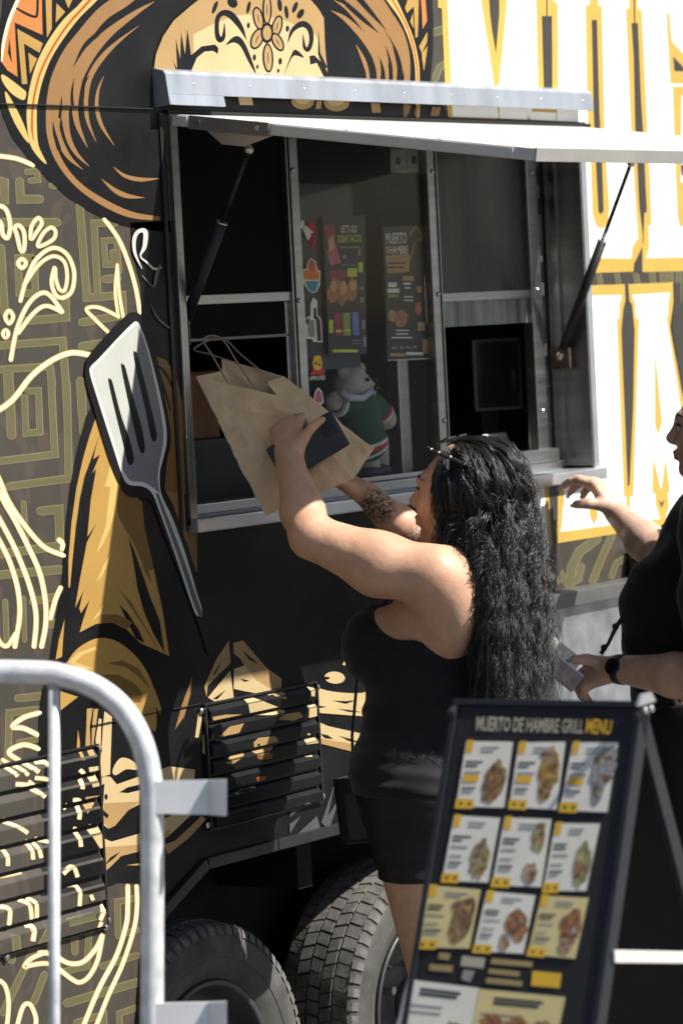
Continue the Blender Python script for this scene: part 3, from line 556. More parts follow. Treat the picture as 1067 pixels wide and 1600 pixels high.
for pts in ([(840, 965), (900, 1030), (952, 1250), (905, 1170)], [(745, 1280), (820, 1360), (900, 1500), (1000, 1690), (960, 1600), (850, 1440), (790, 1350)], [(640, 1440), (740, 1440), (830, 1490), (800, 1530), (700, 1488), (640, 1495)]): a.poly(I_DGOLD, z3(*pts))
# gold between spatula and window trim
a.poly(I_DGOLD, z4((620, 305), (680, 330), (740, 420), (780, 600), (800, 1170), (670, 1140), (690, 900), (690, 760), (660, 500)))
a.poly(I_BLACK, z4((610, 340), (680, 400), (740, 520), (760, 700), (700, 640), (650, 480))); a.stroke(I_DGOLD, z4((640, 390), (700, 520), (770, 760)), sw4(10, 40, 60))
a.poly(I_BROWN, z4((668, 1142), (790, 1165), (810, 1480), (760, 1430))); a.poly(I_DGOLD, z4((800, 1400), (870, 1400), (875, 1640), (850, 1720)))
# knee
a.poly(I_GOLD, z5((70, 760), (100, 700), (165, 615), (260, 558), (340, 548), (430, 578), (530, 660), (600, 760), (645, 870), (658, 980), (650, 1135), (560, 1020), (470, 900), (380, 820), (250, 780)), 3)
a.poly(I_LGOLD, z5((110, 700), (170, 640), (280, 600), (285, 620), (200, 650), (150, 700), (270, 740), (200, 740)))
for pts in ([(352, 705), (450, 688), (550, 740), (634, 885), (560, 800), (470, 730)], [(270, 780), (420, 775), (520, 830), (575, 895), (560, 950), (500, 950), (430, 870), (340, 800)]): a.poly(I_DGOLD, z5(*pts))
for m, pts in ((I_GOLD, [(610, 860), (650, 870), (690, 990), (682, 1028), (650, 960)]), (I_BROWN, [(882, 790), (872, 900), (832, 1040), (775, 1120), (820, 960)]), (I_GOLD, [(86, 430), (76, 560), (70, 665), (30, 682), (50, 560)]), (I_GOLD, [(60, 880), (170, 915), (60, 1000)]), (I_GOLD, [(170, 1120), (182, 1200), (178, 1310), (160, 1310), (164, 1200)])): a.poly(m, z5(*pts))
for m, pts in ((I_TAN, [(225, 990), (262, 985), (243, 1100), (250, 1290), (212, 1290), (222, 1100)]), (I_TAN, [(268, 990), (296, 990), (270, 1180), (265, 1290), (255, 1280), (256, 1120)]), (I_LTAN, [(300, 1050), (316, 1055), (310, 1250), (285, 1300), (280, 1180)]), (I_LTAN, [(335, 1005), (382, 1040), (370, 1400), (300, 1420), (318, 1220), (326, 1100)])): a.poly(m, z5(*pts))
# hands
for m, pts in ((I_LTAN, [(520, 475), (592, 465), (592, 590), (545, 600)]), (I_TAN, [(500, 660), (584, 650), (572, 700), (510, 765)])): a.poly(m, z8(*pts))
a.poly(I_LTAN, z8((618, 560), (650, 532), (692, 535), (732, 582), (880, 530), (1060, 470), (1220, 490), (1215, 560), (1060, 600), (960, 660), (800, 745), (720, 842), (680, 860), (640, 830), (618, 740))); a.poly(I_TAN, z8((650, 700), (880, 690), (800, 748), (720, 842), (680, 860), (650, 820)))
a.ell(I_BLACK, z8((665, 660))[0], 2.6, 4.6); a.poly(I_BLACK, z8((748, 632), (800, 600), (900, 578), (960, 570), (900, 612), (800, 637))); a.poly(I_BLACK, z8((636, 590), (655, 575), (645, 740), (682, 775), (672, 796), (640, 770)))
a.poly(I_LTAN, z8((706, 490), (750, 420), (812, 425), (866, 470), (850, 492), (790, 488), (722, 526)), 3)
a.poly(I_LTAN, z8((520, 830), (590, 828), (645, 918), (700, 940), (870, 890), (1060, 780), (1200, 700), (1210, 760), (1060, 900), (870, 1000), (760, 1030), (690, 1100), (622, 1152), (610, 1010), (540, 900))); a.poly(I_TAN, z8((650, 975), (880, 960), (1060, 860), (1060, 905), (870, 1002), (760, 1030), (690, 1100), (640, 1130)))
a.poly(I_BLACK, z8((655, 1090), (690, 1040), (752, 1002), (720, 1040))); a.poly(I_TAN, z8((790, 1088), (960, 1060), (1010, 1050), (900, 1090)))
a.poly(I_TAN, z8((1030, 960), (1100, 930), (1260, 780), (1290, 800), (1180, 920), (1050, 1020)))
# triangle and bones round the right vent
for m, pts in ((I_TAN, [(230, 82), (242, 222), (100, 365), (92, 435), (78, 370), (150, 205)]), (I_TAN, [(258, 100), (320, 82), (400, 178), (470, 258), (560, 322), (556, 452), (500, 432), (390, 335), (300, 195), (262, 168)]), (I_LTAN, [(262, 262), (330, 238), (400, 330), (520, 402), (470, 425), (330, 400), (262, 385)]), (I_LTAN, [(100, 440), (240, 270), (262, 440), (170, 480)]),
    (I_LTAN, [(20, 690), (40, 540), (60, 500), (62, 580), (42, 690)]), (I_LTAN, [(66, 780), (70, 670), (94, 670), (92, 790), (80, 796)])): a.poly(m, zv(*pts))
for pts in ([(300, 320), (360, 335), (330, 342)], [(310, 140), (420, 232), (360, 205)], [(130, 450), (215, 390), (160, 450)], [(130, 300), (190, 200), (150, 290)]): a.poly(I_BLACK, zv(*pts))
for m, pts in ((I_TAN, [(120, 700), (200, 620), (290, 600), (250, 680), (140, 712)]), (I_TAN, [(175, 850), (260, 770), (320, 760), (300, 800), (220, 855)]), (I_LTAN, [(310, 440), (350, 430), (430, 470), (560, 520), (540, 548), (330, 548)]), (I_TAN, [(500, 575), (560, 540), (640, 530), (662, 560), (600, 584)]), (I_TAN, [(380, 690), (480, 680), (505, 700), (500, 735), (440, 792), (400, 812), (360, 780), (350, 720)]), (I_BLACK, [(372, 730), (392, 725), (385, 760)]), (I_DGOLD, [(370, 800), (470, 788), (460, 822), (380, 824)]), (I_RUST, [(370, 935), (430, 930), (425, 965), (375, 962)]), (I_LTAN, [(705, 370), (737, 380), (732, 432), (712, 430)]), (I_LTAN, [(700, 490), (746, 480), (746, 582), (695, 588)]), (I_LTAN, [(690, 660), (750, 690), (756, 722), (680, 732)]), (I_LTAN, [(675, 790), (746, 770), (730, 808), (690, 810)]), (I_TAN, [(95, 560), (180, 545), (330, 545), (220, 580), (100, 590)])): a.poly(m, zv(*pts))
a.ell(I_LTAN, zv((892, 315))[0], 16, 9.5, 4); a.poly(I_LTAN, zv((940, 235), (962, 190), (970, 205), (955, 240))); a.ell(I_BLACK, zv((842, 318))[0], 4.5, 2.4)
a.poly(I_LTAN, zv((752, 395), (770, 374), (840, 395), (950, 410), (1067, 410), (1180, 380), (1180, 560), (1067, 556), (920, 545), (770, 526), (752, 450)), 3)
a.poly(I_BLACK, zv((870, 458), (960, 462), (1030, 455), (960, 480))); a.poly(I_BLACK, zv((905, 508), (990, 518), (1067, 532), (980, 530))); a.poly(I_BLACK, zv((782, 488), (842, 498), (800, 506)))
a.poly(I_LTAN, zv((760, 612), (800, 596), (850, 618), (1060, 665), (1180, 690), (1180, 810), (1060, 790), (900, 750), (780, 722))); a.poly(I_TAN, zv((775, 690), (1060, 740), (1180, 770), (1180, 812), (1060, 792), (900, 752), (782, 722))); a.poly(I_BLACK, zv((800, 665), (850, 675), (885, 700), (830, 695))); a.poly(I_BLACK, zv((915, 678), (1000, 700), (1060, 725), (980, 712)))
for pts in ([(895, 960), (808, 1222), (855, 1266), (930, 1050), (850, 1180)], [(718, 1105), (610, 1188), (620, 1150), (690, 1090)], [(780, 1180), (640, 1310), (760, 1290), (880, 1262), (800, 1250)], [(610, 1230), (680, 1180), (612, 1290)]): a.poly(I_SGREY, zv(*pts))
a.build('cloaked_figure_print')
# spatula
I_SPAT = ink('spatula_shade_grey', 146, 149, 152)
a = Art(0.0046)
a.poly(I_BLACK, z4((200, 300), (300, 180), (430, 50), (480, 32), (520, 50), (560, 150), (640, 420), (700, 720), (708, 850), (675, 1000), (670, 1130), (720, 1230), (800, 1450), (900, 1760), (960, 2000), (985, 2160), (940, 2170), (890, 2010), (760, 1660), (660, 1400), (590, 1220), (530, 1190), (450, 1180), (400, 1120), (330, 960), (230, 640), (180, 470), (176, 370)), 4)
a.poly(I_BONE2, z4((205, 420), (210, 370), (260, 320), (380, 190), (470, 100), (495, 90), (515, 115), (560, 230), (620, 450), (670, 680), (684, 830), (660, 950), (640, 1040), (650, 1170), (720, 1320), (800, 1540), (870, 1780), (905, 1900), (868, 1925), (820, 1800), (740, 1560), (640, 1280), (590, 1160), (530, 1120), (450, 1110), (410, 1060), (350, 880), (260, 600)), 4)
a.poly(I_BONE, z4((222, 420), (226, 380), (270, 335), (390, 205), (480, 120), (500, 112), (515, 140), (560, 260), (605, 450), (650, 680), (664, 820), (645, 940), (628, 1040), (632, 1120), (640, 1160), (600, 1130), (540, 1095), (460, 1085), (425, 1040), (370, 880), (280, 600)), 4)
a.poly(I_SPAT, z4((508, 120), (516, 140), (560, 260), (605, 450), (650, 680), (664, 820), (645, 940), (628, 1040), (632, 1120), (640, 1160), (600, 1130), (540, 1095), (460, 1085), (425, 1045), (404, 1000), (412, 930), (455, 690), (480, 460)), 3)  # shaded half of the spatula darkened in its colour, along the flap's shadow edge
for pts in ([(318, 460), (330, 450), (345, 470), (400, 680), (450, 820), (478, 940), (465, 985), (440, 970), (410, 850), (360, 650)], [(398, 370), (412, 358), (428, 385), (470, 550), (520, 720), (548, 870), (538, 912), (515, 895), (480, 760), (440, 580)], [(475, 290), (488, 278), (505, 310), (560, 520), (600, 690), (622, 800), (608, 838), (585, 815), (550, 640), (500, 430)]): a.poly(I_BLACK, z4(*pts), 3)
a.stroke(I_GREY, z4((625, 1170), (700, 1370), (780, 1590), (860, 1830), (895, 1920)), sw4(18, 24, 28, 30, 30))
a.stroke(I_BONE2, z2((890, 480), (845, 380), (842, 290), (870, 245), (910, 250), (905, 340), (880, 400), (920, 440), (965, 480), (1010, 470)), sw4(4, 18, 24, 24, 30, 26, 10, 12, 14, 10))
a.stroke(I_GREY, z2((890, 520), (960, 590), (980, 520), (1000, 460)), sw4(6, 10, 20, 12)); a.stroke(I_GREY, z2((945, 700), (990, 790), (1060, 850)), sw4(2, 12, 10))
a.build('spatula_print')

# cream line flourishes
a = Art(0.0012)
for f, pts, w, cl in ((z2, [(-60, 120), (-10, 88), (40, 110), (66, 200), (52, 285), (20, 265), (5, 190), (-60, 170)], 26, 0), (z2, [(130, 360), (108, 270), (95, 225), (118, 208), (148, 240), (157, 300), (150, 365)], 24, 1), (z2, [(196, 295), (200, 215), (240, 162), (264, 195), (232, 250)], 22, 1), (z2, [(240, 340), (270, 262), (320, 222), (350, 250), (330, 300)], 22, 1), (z2, [(140, 418), (165, 445), (140, 475), (115, 445)], 24, 1), (z2, [(60, 742), (85, 780), (60, 822), (35, 780)], 24, 1), (z2, [(38, 868), (50, 885), (38, 905), (26, 885)], 34, 1),
    (z2, [(130, 680), (170, 540), (230, 420), (330, 350), (420, 390), (465, 500), (450, 620), (390, 662), (345, 635), (325, 560), (342, 475)], 24, 0), (z2, [(150, 590), (240, 460), (330, 402), (400, 432), (422, 520), (408, 610), (375, 610), (352, 545), (348, 480)], 21, 0), (z2, [(70, 1048), (110, 850), (180, 700), (260, 632), (320, 652), (390, 748)], 26, 0), (z2, [(118, 880), (210, 760), (290, 712), (388, 750)], 24, 0),
    (z2, [(735, 455), (722, 620), (742, 782)], 17, 0), (z2, [(778, 808), (748, 640), (735, 460)], 18, 0), (z2, [(742, 778), (620, 722), (542, 732), (600, 800), (692, 890)], 21, 0), (z2, [(655, 170), (740, 290), (800, 430), (850, 600), (876, 755)], 25, 0), (z2, [(-40, 1385), (80, 1300), (200, 1150), (330, 1050), (450, 1005), (568, 1020)], 34, 0), (z1, [(-40, 972), (100, 990), (208, 1032)], 27, 0),
    (z3, [(-60, 480), (0, 600), (60, 740), (170, 900), (280, 1020), (402, 1072)], 30, 0), (z3, [(-40, 600), (30, 740), (100, 860), (180, 1020), (250, 1180), (285, 1350), (288, 1500), (262, 1640)], 31, 0), (z3, [(-60, 740), (30, 900), (110, 1060), (190, 1270), (228, 1450), (215, 1640)], 30, 0), (z3, [(-60, 880), (10, 1000), (70, 1130), (115, 1290), (125, 1450), (95, 1640)], 30, 0), (z3, [(-60, 900), (-40, 1300), (-20, 1560), (40, 1640), (100, 1560)], 26, 0),
    (z3, [(372, 975), (396, 1000), (392, 1030)], 32, 0), (z3, [(380, 1275), (348, 1350), (318, 1462)], 30, 0), (z8, [(252, 135), (150, 165), (80, 222), (150, 232), (235, 272)], 30, 0), (z8, [(245, 360), (150, 335), (58, 380), (130, 440), (210, 505)], 30, 0), (z8, [(200, 440), (255, 440), (282, 470)], 30, 0), (z8, [(-40, 450), (20, 470), (75, 530)], 26, 0), (z8, [(20, 430), (100, 480), (140, 525)], 24, 0),
    (z9, [(250, 350), (340, 370), (430, 420), (520, 412), (600, 330), (642, 245)], 29, 0), (z9, [(642, 250), (612, 400), (560, 500), (500, 540), (440, 512), (360, 450), (290, 422), (200, 432), (155, 442), (200, 390), (290, 352)], 27, 0), (z9, [(800, -60), (800, 60), (790, 180), (730, 370), (620, 580), (520, 820)], 29, 0), (z9, [(855, -60), (858, 60), (840, 200), (770, 420), (680, 620), (600, 820)], 26, 0), (z9, [(-40, 520), (10, 535), (42, 580), (57, 680), (44, 830)], 26, 0), (z9, [(105, 830), (145, 695), (190, 678), (226, 760), (222, 830)], 26, 0), (z9, [(600, 160), (580, 215)], 22, 0), (z8, [(60, 580), (150, 590), (250, 660)], 26, 0), (z8, [(140, 560), (190, 600), (230, 640)], 22, 0), (z8, [(180, 540), (270, 555), (310, 610)], 24, 0), (z8, [(-20, 800), (70, 840), (140, 885)], 24, 0), (z8, [(-20, 980), (10, 1000), (15, 1090)], 24, 0), (z8, [(120, 935), (160, 960), (172, 1050)], 24, 0), (z8, [(170, 925), (200, 960), (222, 1040)], 24, 0), (z8, [(180, 920), (240, 930), (300, 945)], 22, 0), (z8, [(-20, 1155), (60, 1140), (120, 1125)], 26, 0), (z8, [(360, 1140), (420, 1095), (450, 1160)], 24, 0), (z8, [(100, 1300), (150, 1330), (165, 1425)], 24, 0), (z8, [(150, 1290), (190, 1320), (195, 1420)], 24, 0), (z8, [(-20, 1345), (25, 1360), (20, 1460)], 26, 0), (z8, [(140, 1460), (180, 1470), (170, 1560)], 30, 0), (z8, [(400, 1210), (460, 1220), (460, 1340)], 24, 0), (z8, [(530, 1270), (545, 1305)], 20, 0), (z8, [(460, 490), (485, 520), (480, 610)], 24, 0), (z8, [(420, 680), (465, 690), (460, 800)], 24, 0), (z8, [(420, 855), (455, 880), (470, 970)], 24, 0), (z8, [(370, 705), (395, 735)], 20, 0), (z9, [(640, 20), (615, 90), (590, 150)], 26, 0)):
    P = f(*pts); w = w*.86; n_ = getattr(a, 'n', 0)+1; a.n = n_; a.y = .0012+(n_ % 5)*.00003; a.stroke(I_LGOLD, P, w/4+2.2, 7, bool(cl)); a.y = .0014+(n_ % 5)*.00003; a.stroke(I_CREAM, P, w/4-.6, 7, bool(cl))
a.build('flourish_print')

def clip_band(P, z0, z1):
    for lim, sg_ in ((z0, 1), (z1, -1)):
        out = []
        for i in range(len(P)):
            a_, b_ = P[i-1], P[i]; ia = (a_[1]-lim)*sg_ >= 0; ib = (b_[1]-lim)*sg_ >= 0
            if ia != ib: t_ = (lim-a_[1])/(b_[1]-a_[1]); out.append((a_[0]+(b_[0]-a_[0])*t_, lim))
            if ib: out.append(b_)
        P = out
        if len(P) < 3: return []
    return P
def clip_x(P, x0, x1): return [(z, x) for x, z in clip_band([(z, x) for x, z in P], x0, x1)]
def clip_x(P, x0, x1):
    Q = clip_band([(z, x) for x, z in P], x0, x1); return [(b_, a_) for a_, b_ in Q]
def over_louvres(v, x0, x1, z0, z1, n):
    lou = sorted([c_ for c_ in v.children if c_.name.startswith('louvre')], key=lambda o: -o.data.vertices[0].co.z); pitch = (z1-z0)/n
    shapes = []
    for m, pts in REC:
        P = [(float(q[0]), float(q[2])) for q in (W(px, py) for px, py in pts)]
        if min(p[0] for p in P) < x1 and max(p[0] for p in P) > x0 and min(p[1] for p in P) < z1 and max(p[1] for p in P) > z0:
            P = clip_x(P, x0+.009, x1-.009)
            if len(P) > 2: shapes.append((m, P))
    for i, lv in enumerate(lou):
        zt = z1-pitch*i; q = MB(); mats = []; k = 0
        for m, P in shapes:
            for za, zb, ya, yb in ((zt-pitch*.92, zt-pitch*.40, .0045+LD, .0045+LD), (zt-pitch*.375, zt-pitch*.11, .0045+LD-.001, .0049)):
                Q = clip_band(P, za, zb)
                if len(Q) < 3: continue
                if m not in mats: mats.append(m)
                tr = tessellate_polygon([[Vector((x, z, 0)) for x, z in Q]]); lf = .0004+k*.000012
                q.add([(x, -(ya+(yb-ya)*(z-za)/(zb-za))-lf, z) for x, z in Q], [tuple(t_) for t_ in tr], mats.index(m)); k += 1
        if q.v: tag(q.build('louvre_print', mats, lv, normals=False), kind='stuff')
over_louvres(ventL, -1.95, -1.176, .690, 1.082, 7); over_louvres(ventR, -.778, -.340, .842, 1.122, 7)

# lettering MUE / HAM: white slab letters in yellow outline
a = Art(0.0013)
row1y = [(684, -90), (684, 12), (690, 13), (695, 133), (700, 183), (776, 186), (780, 184), (915, 191), (916, 200), (920, 426.6), (989, 424.5), (1003, 425), (1090, 423), (1160, 421), (1160, -90)]
a.poly(I_YEL, row1y)
a.poly(I_WHITE, [(699, -90), (751, -90), (751, 0), (772, 136), (779, 184), (776, 184), (707, 182), (705, 133), (699, 0)])
a.poly(I_WHITE, [(797, -90), (833, -90), (837, 2), (840, 141), (826, 187), (824, 175), (823, 187), (780, 185), (779.5, 135), (792, 0)])
a.poly(I_DARK, [(763, -60), (764, 0), (765, 20), (768, 45), (774.5, 84), (780, 20), (779, -60)])
a.poly(I_DARK, [(846, 25), (853, 25), (852.6, -60), (855, -60), (855, 25), (862, 25), (862.6, 140), (849, 136)])
a.poly(I_WHITE, [(866, -60), (865, 3), (871, 5), (872, 141), (869, 189), (917, 191), (914, 8), (920, 8), (920, -60)])
a.poly(I_WHITE, [(828, 174), (868, 176), (868, 189), (828, 187)])
a.poly(I_WHITE, [(934, -60), (934, 8), (940, 10), (944, 200), (948, 280), (952, 325), (949, 345), (944, 356), (936, 356.5), (930, 351), (925, 334), (922, 250), (917, 175), (914, 175), (916, 403.3), (986, 403.5), (987, 387), (992, 378), (996, 372), (995, 359), (988, 254), (984, 179), (977, 14), (982, 13), (981, -60)])
a.poly(I_DARK, [(924, 31), (932, 31), (936, 175), (940, 253), (942.5, 329), (939, 335), (934.6, 331), (930.4, 253), (927, 175)])
a.poly(I_WHITE, [(996, -60), (996, 14), (1002, 16), (1011, 203), (1015, 280), (1017.6, 352), (1013, 353), (1014, 387), (1009, 403), (1160, 400), (1160, 340), (1070, 352), (1062, 356), (1058, 342), (1054, 256), (1050, 135), (1160, 135), (1160, 132), (1046.5, 131), (1040, 21), (1044, 20), (1046, 28), (1049, 65), (1067, 84), (1160, 95), (1160, -60)])
a.poly(I_DARK, [(986, 36), (990, 36), (988, -60), (990, -60), (992, 36), (996, 36), (1001, 158), (1004, 203), (1010, 331), (1006, 333), (1005, 376), (1003, 384), (1003, 425.5), (989, 425.5), (990, 412), (997, 398), (1003, 385), (1004, 368), (998.5, 325), (995, 255), (992, 202), (989.5, 88)])
a.poly(I_DARK, [(1051, 88), (1067, 105), (1110, 112), (1053, 111)]); a.poly(I_YEL, [(1051, 140), (1160, 142), (1160, 330), (1070, 352), (1062, 356), (1058, 342), (1054, 256)]); a.poly(I_WHITE, [(1063, 285), (1160, 280), (1160, 150), (1064, 150)]); a.poly(I_DARK, [(1063, 257), (1090, 257), (1090, 270), (1064, 275)])
# second row
a.poly(I_YEL, [(916, 446), (975.5, 444), (976.5, 470), (978.5, 474), (982, 470), (980, 444), (1050.6, 441), (1051.6, 472), (1046, 510), (1062, 600), (1067, 625), (1160, 900), (1160, 800), (1067, 817), (869, 849), (866, 800), (872, 762), (881, 757), (930, 742), (922, 600)])
a.poly(I_WHITE, [(919, 462), (970, 461), (970, 467), (967, 476), (966.6, 497), (963, 498), (965, 550), (974, 775), (977.5, 777), (979, 795), (984, 796), (984, 776), (989, 776), (990, 750), (998, 500), (998, 498), (993, 497), (992, 474), (987, 461), (1046, 457), (1043, 474), (1043, 494), (1040, 495), (1041, 500), (1060, 620), (1070, 680), (1110, 800), (1002, 814), (875, 831), (877.5, 820), (879, 791), (881, 790), (881, 757), (935, 740), (929, 652), (927, 600), (923, 500)])
a.poly(I_DARK, [(975.5, 444), (981, 444), (983, 470), (986.8, 476), (991, 515), (988.5, 640), (983, 757), (980.5, 761), (979, 757), (975, 640), (970, 516), (973.6, 480), (976.5, 470)])
a.poly(I_YEL, [(970, 516), (970.5, 530), (975, 640), (980, 760), (983.5, 760), (989, 640), (991, 515), (998, 500), (990, 750), (989, 776), (984, 776), (984, 796), (979, 795), (977.5, 777), (974, 775), (965, 550), (963, 500)]); a.poly(I_DARK, [(971, 516), (991, 515), (988.5, 640), (982, 757), (980, 758), (975.5, 640)])
a.poly(I_YEL, [(1022, 532), (1026, 580), (1034, 660), (1028, 680), (1022.5, 665)]); a.poly(I_YEL, [(1019.5, 712), (1032.5, 766), (1039, 712), (1046, 767), (1043, 770), (1045, 792), (1040, 806), (1040, 812), (1030, 813), (1030, 809), (1024, 790), (1023, 771), (1018, 770)]); a.poly(I_DARK, [(1028.5, 781), (1033, 786), (1038.5, 780), (1033, 794)])
a.poly(I_YEL, [(921, 500), (926, 500), (929, 599), (925, 599)]); a.poly(I_YEL, [(929.5, 652), (933, 652), (936.5, 738), (932, 740)])
a.poly(I_YEL, [(919, 783), (930, 785), (934, 806), (929, 818), (927.5, 830), (926.5, 818), (921, 806)])
a.poly(I_DARK, [(1053, 472), (1052, 442), (1063, 442), (1063, 472), (1160, 460), (1160, 640), (1067, 612), (1064, 600), (1049, 510)])
# left foot of the H, below the sill
a.poly(I_YEL, [(826, 764), (862, 758), (862, 852), (848, 856)]); a.poly(I_WHITE, [(822, 765), (850, 761), (856, 842), (845, 845)]); a.poly(I_DARK, [(857, 762), (873, 758), (873, 773), (871, 774), (871, 812), (866, 830), (863, 850), (861, 850)])
lt = a.build('lettering_print')
# panel seams and rivets
g = MB(); g.box((TX0, -.0085, 2.4535), (XL-.055, -.0005, 2.4560)); g.build('panel_seam', RUB, truck)
g = MB(); q = W(300, 1075); g.box((XL-.4, -.0065, 1.126), (XL-.005, -.0005, 1.1272)); g.build('panel_seam', RUB, truck)
for px, py in ((152, 1172), (163, 1448), (8, 1495)):
    q = W(px, py); g = MB(); g.ball((q[0], -.006, q[2]), .009, 10, 0, (1, .6, 1)); g.build('screw', SCREW, truck)
# ------------------------------------------------------------------ lettering helper
def text_fit(name, s, corners, pm, mat, parent, h=.0006):
    """the words s as flat mesh fitted into four photo-pixel corners (TL, TR, BR, BL) on the surface pm"""
    cu = bpy.data.curves.new('lettering', 'FONT'); cu.body = s; cu.resolution_u = 2; cu.size = 1.0; cu.offset = 0.02
    ob = bpy.data.objects.new('lettering', cu); COL.objects.link(ob)
    dg = bpy.context.evaluated_depsgraph_get(); me = bpy.data.meshes.new_from_object(ob.evaluated_get(dg)); bpy.data.objects.remove(ob)
    co = np.array([v.co[:] for v in me.vertices]); lo = co.min(0); hi = co.max(0); c = [np.array(q, float) for q in corners]
    for v in me.vertices:
        u = (v.co.x-lo[0])/(hi[0]-lo[0]); w = (hi[1]-v.co.y)/(hi[1]-lo[1]+1e-9)
        p = (c[0]*(1-u)+c[1]*u)*(1-w)+(c[3]*(1-u)+c[2]*u)*w; v.co = pm(p[0], p[1], h)
    me.materials.clear(); me.materials.append(mat); return link(name, me, parent)
def quad_px(c, u, v):
    c = [np.array(q, float) for q in c]; return tuple((c[0]*(1-u)+c[1]*u)*(1-v)+(c[3]*(1-u)+c[2]*u)*v)
def sub(c, u0, v0, u1, v1): return [quad_px(c, u0, v0), quad_px(c, u1, v0), quad_px(c, u1, v1), quad_px(c, u0, v1)]
def blob(c, rx, ry, rot=0, n=16, j=.18, seed=0):
    r_ = random.Random(seed); cs, sn = math.cos(math.radians(rot)), math.sin(math.radians(rot)); out = []
    for k in range(n):
        a = 2*math.pi*k/n; f = 1+r_.uniform(-j, j); x = rx*f*math.cos(a); y = ry*f*math.sin(a); out.append((c[0]+x*cs-y*sn, c[1]+x*sn+y*cs))
    return out

# ------------------------------------------------------------------ posters and stickers on the serving glass
PY_ = .1125
def pmg(x, y, h): return W(x, y, PY_-h)
def pposter(name, corners, mat, label, cat, thick=.0005, group=None, yy=None):
    yy = yy or PY_
    o = MB(); f = [W(x, y, yy) for x, y in corners]; bk = [W(x, y, yy+thick) for x, y in corners]
    n_ = len(corners); tr = [tuple(t_) for t_ in tessellate_polygon([[Vector((x, y, 0)) for x, y in corners]])]
    o.add(f+bk, tr+[tuple(i+n_ for i in t_[::-1]) for t_ in tr]+[(i, i+n_, (i+1) % n_+n_, (i+1) % n_) for i in range(n_)]); return tag(o.build(name, mat), label, cat, group)
def ink2(name, r, g, b): return mk('ink_'+name, lin(r, g, b, .9), .5, var=.12, vscale=60)
PK_ = ink2('near_black', 30, 28, 28); WH = ink2('off_white', 225, 222, 212); LIME = ink2('lime', 200, 214, 70); PINK = ink2('pink', 196, 90, 116); CRIM = ink2('crimson', 150, 36, 52); RED = ink2('red', 205, 38, 40); FOOD = ink2('taco_brown', 176, 112, 66); FOODL = ink2('taco_light', 214, 160, 104); BLU = ink2('soft_blue', 110, 128, 190); GRN = ink2('bottle_green', 142, 160, 62); TEAL = ink2('teal', 70, 150, 165); ORN = ink2('sticker_orange', 226, 128, 58); KRAFT = ink2('print_kraft', 176, 140, 92); GREYP = ink2('print_grey', 140, 138, 132); YEL2 = ink2('print_yellow', 232, 196, 40)
zp = lambda x, y: (460+x/4.446, 320+y/4.446)
def pbits(parent, items, name='printed_picture', pm=pmg, h0=.0003):
    a_ = Art(h0, pm, .00006)
    for m, pts in items: a_.poly(m, pts)
    return a_.build(name, parent)
def rct(x0, y0, x1, y1, sk=0): return [zp(x0, y0), zp(x1, y0), zp(x1+sk, y1), zp(x0+sk, y1)]
po = pposter('food_poster', [zp(195, 80), zp(490, 75), zp(500, 1035), zp(240, 1045)], PK_, 'dark sushi taco poster with lime lettering inside the serving glass', 'poster')
text_fit('poster_lettering', "LET'S GO", [zp(322, 140), zp(430, 140), zp(432, 195), zp(324, 195)], pmg, WH, po); text_fit('poster_lettering', 'SUSHI TACOS', [zp(300, 208), zp(462, 205), zp(464, 258), zp(302, 264)], pmg, LIME, po)
pbits(po, [(CRIM, [zp(*p) for p in ((205, 150), (270, 130), (290, 230), (230, 260))]), (PINK, [zp(*p) for p in ((225, 330), (280, 250), (325, 400), (250, 425))]), (FOODL, [zp(*p) for p in ((235, 250), (270, 200), (280, 300), (240, 330))]), (CRIM, rct(245, 455, 360, 520)), (LIME, rct(368, 440, 435, 500)), (LIME, rct(445, 400, 475, 470)), (FOOD, blob(zp(270, 600), 9, 20, 8, 14, .2, 1)), (FOOD, blob(zp(335, 610), 9, 20, -4, 14, .2, 2)), (FOOD, blob(zp(400, 590), 9, 18, 4, 14, .2, 3)), (FOODL, blob(zp(272, 570), 5, 9, 0, 10, .25, 4)), (FOODL, blob(zp(340, 575), 5, 10, 0, 10, .25, 5)), (FOODL, blob(zp(405, 560), 5, 9, 0, 10, .25, 6)),
    (CRIM, rct(275, 750, 325, 910, 8)), (GRN, rct(335, 750, 385, 910, 6)), (BLU, rct(400, 745, 445, 905, 6)), (LIME, rct(240, 800, 270, 890)), (LIME, rct(290, 870, 330, 885)), (LIME, rct(348, 865, 390, 880)), (LIME, rct(268, 1005, 440, 1025)), (GREYP, rct(455, 565, 482, 590)), (GREYP, rct(457, 640, 482, 680)), (GREYP, rct(468, 800, 492, 865)), (GREYP, rct(475, 915, 500, 985)), (GREYP, rct(320, 290, 455, 300)), (GREYP, rct(335, 350, 360, 375)), (GREYP, rct(440, 305, 462, 355)), (GREYP, rct(335, 415, 420, 421)), (GREYP, rct(400, 940, 460, 946)), (GREYP, rct(400, 960, 460, 966))])
po = pposter('menu_poster', [(598, 354), (665, 352.5), (675.5, 560), (605.5, 563)], ink2('poster_black', 34, 31, 28), 'curling black menu poster headed MUERTO DE HAMBRE on the glass', 'poster')
o = MB(); pe = [(598, 354), (665, 352.5), (665.5, 390), (663, 440), (666, 500), (675.5, 560), (605.5, 563)]
o.tube([W(x, y, PY_-.0012) for x, y in pe[1:]], .0016, 6); o.build('paper_edge', WH, po)
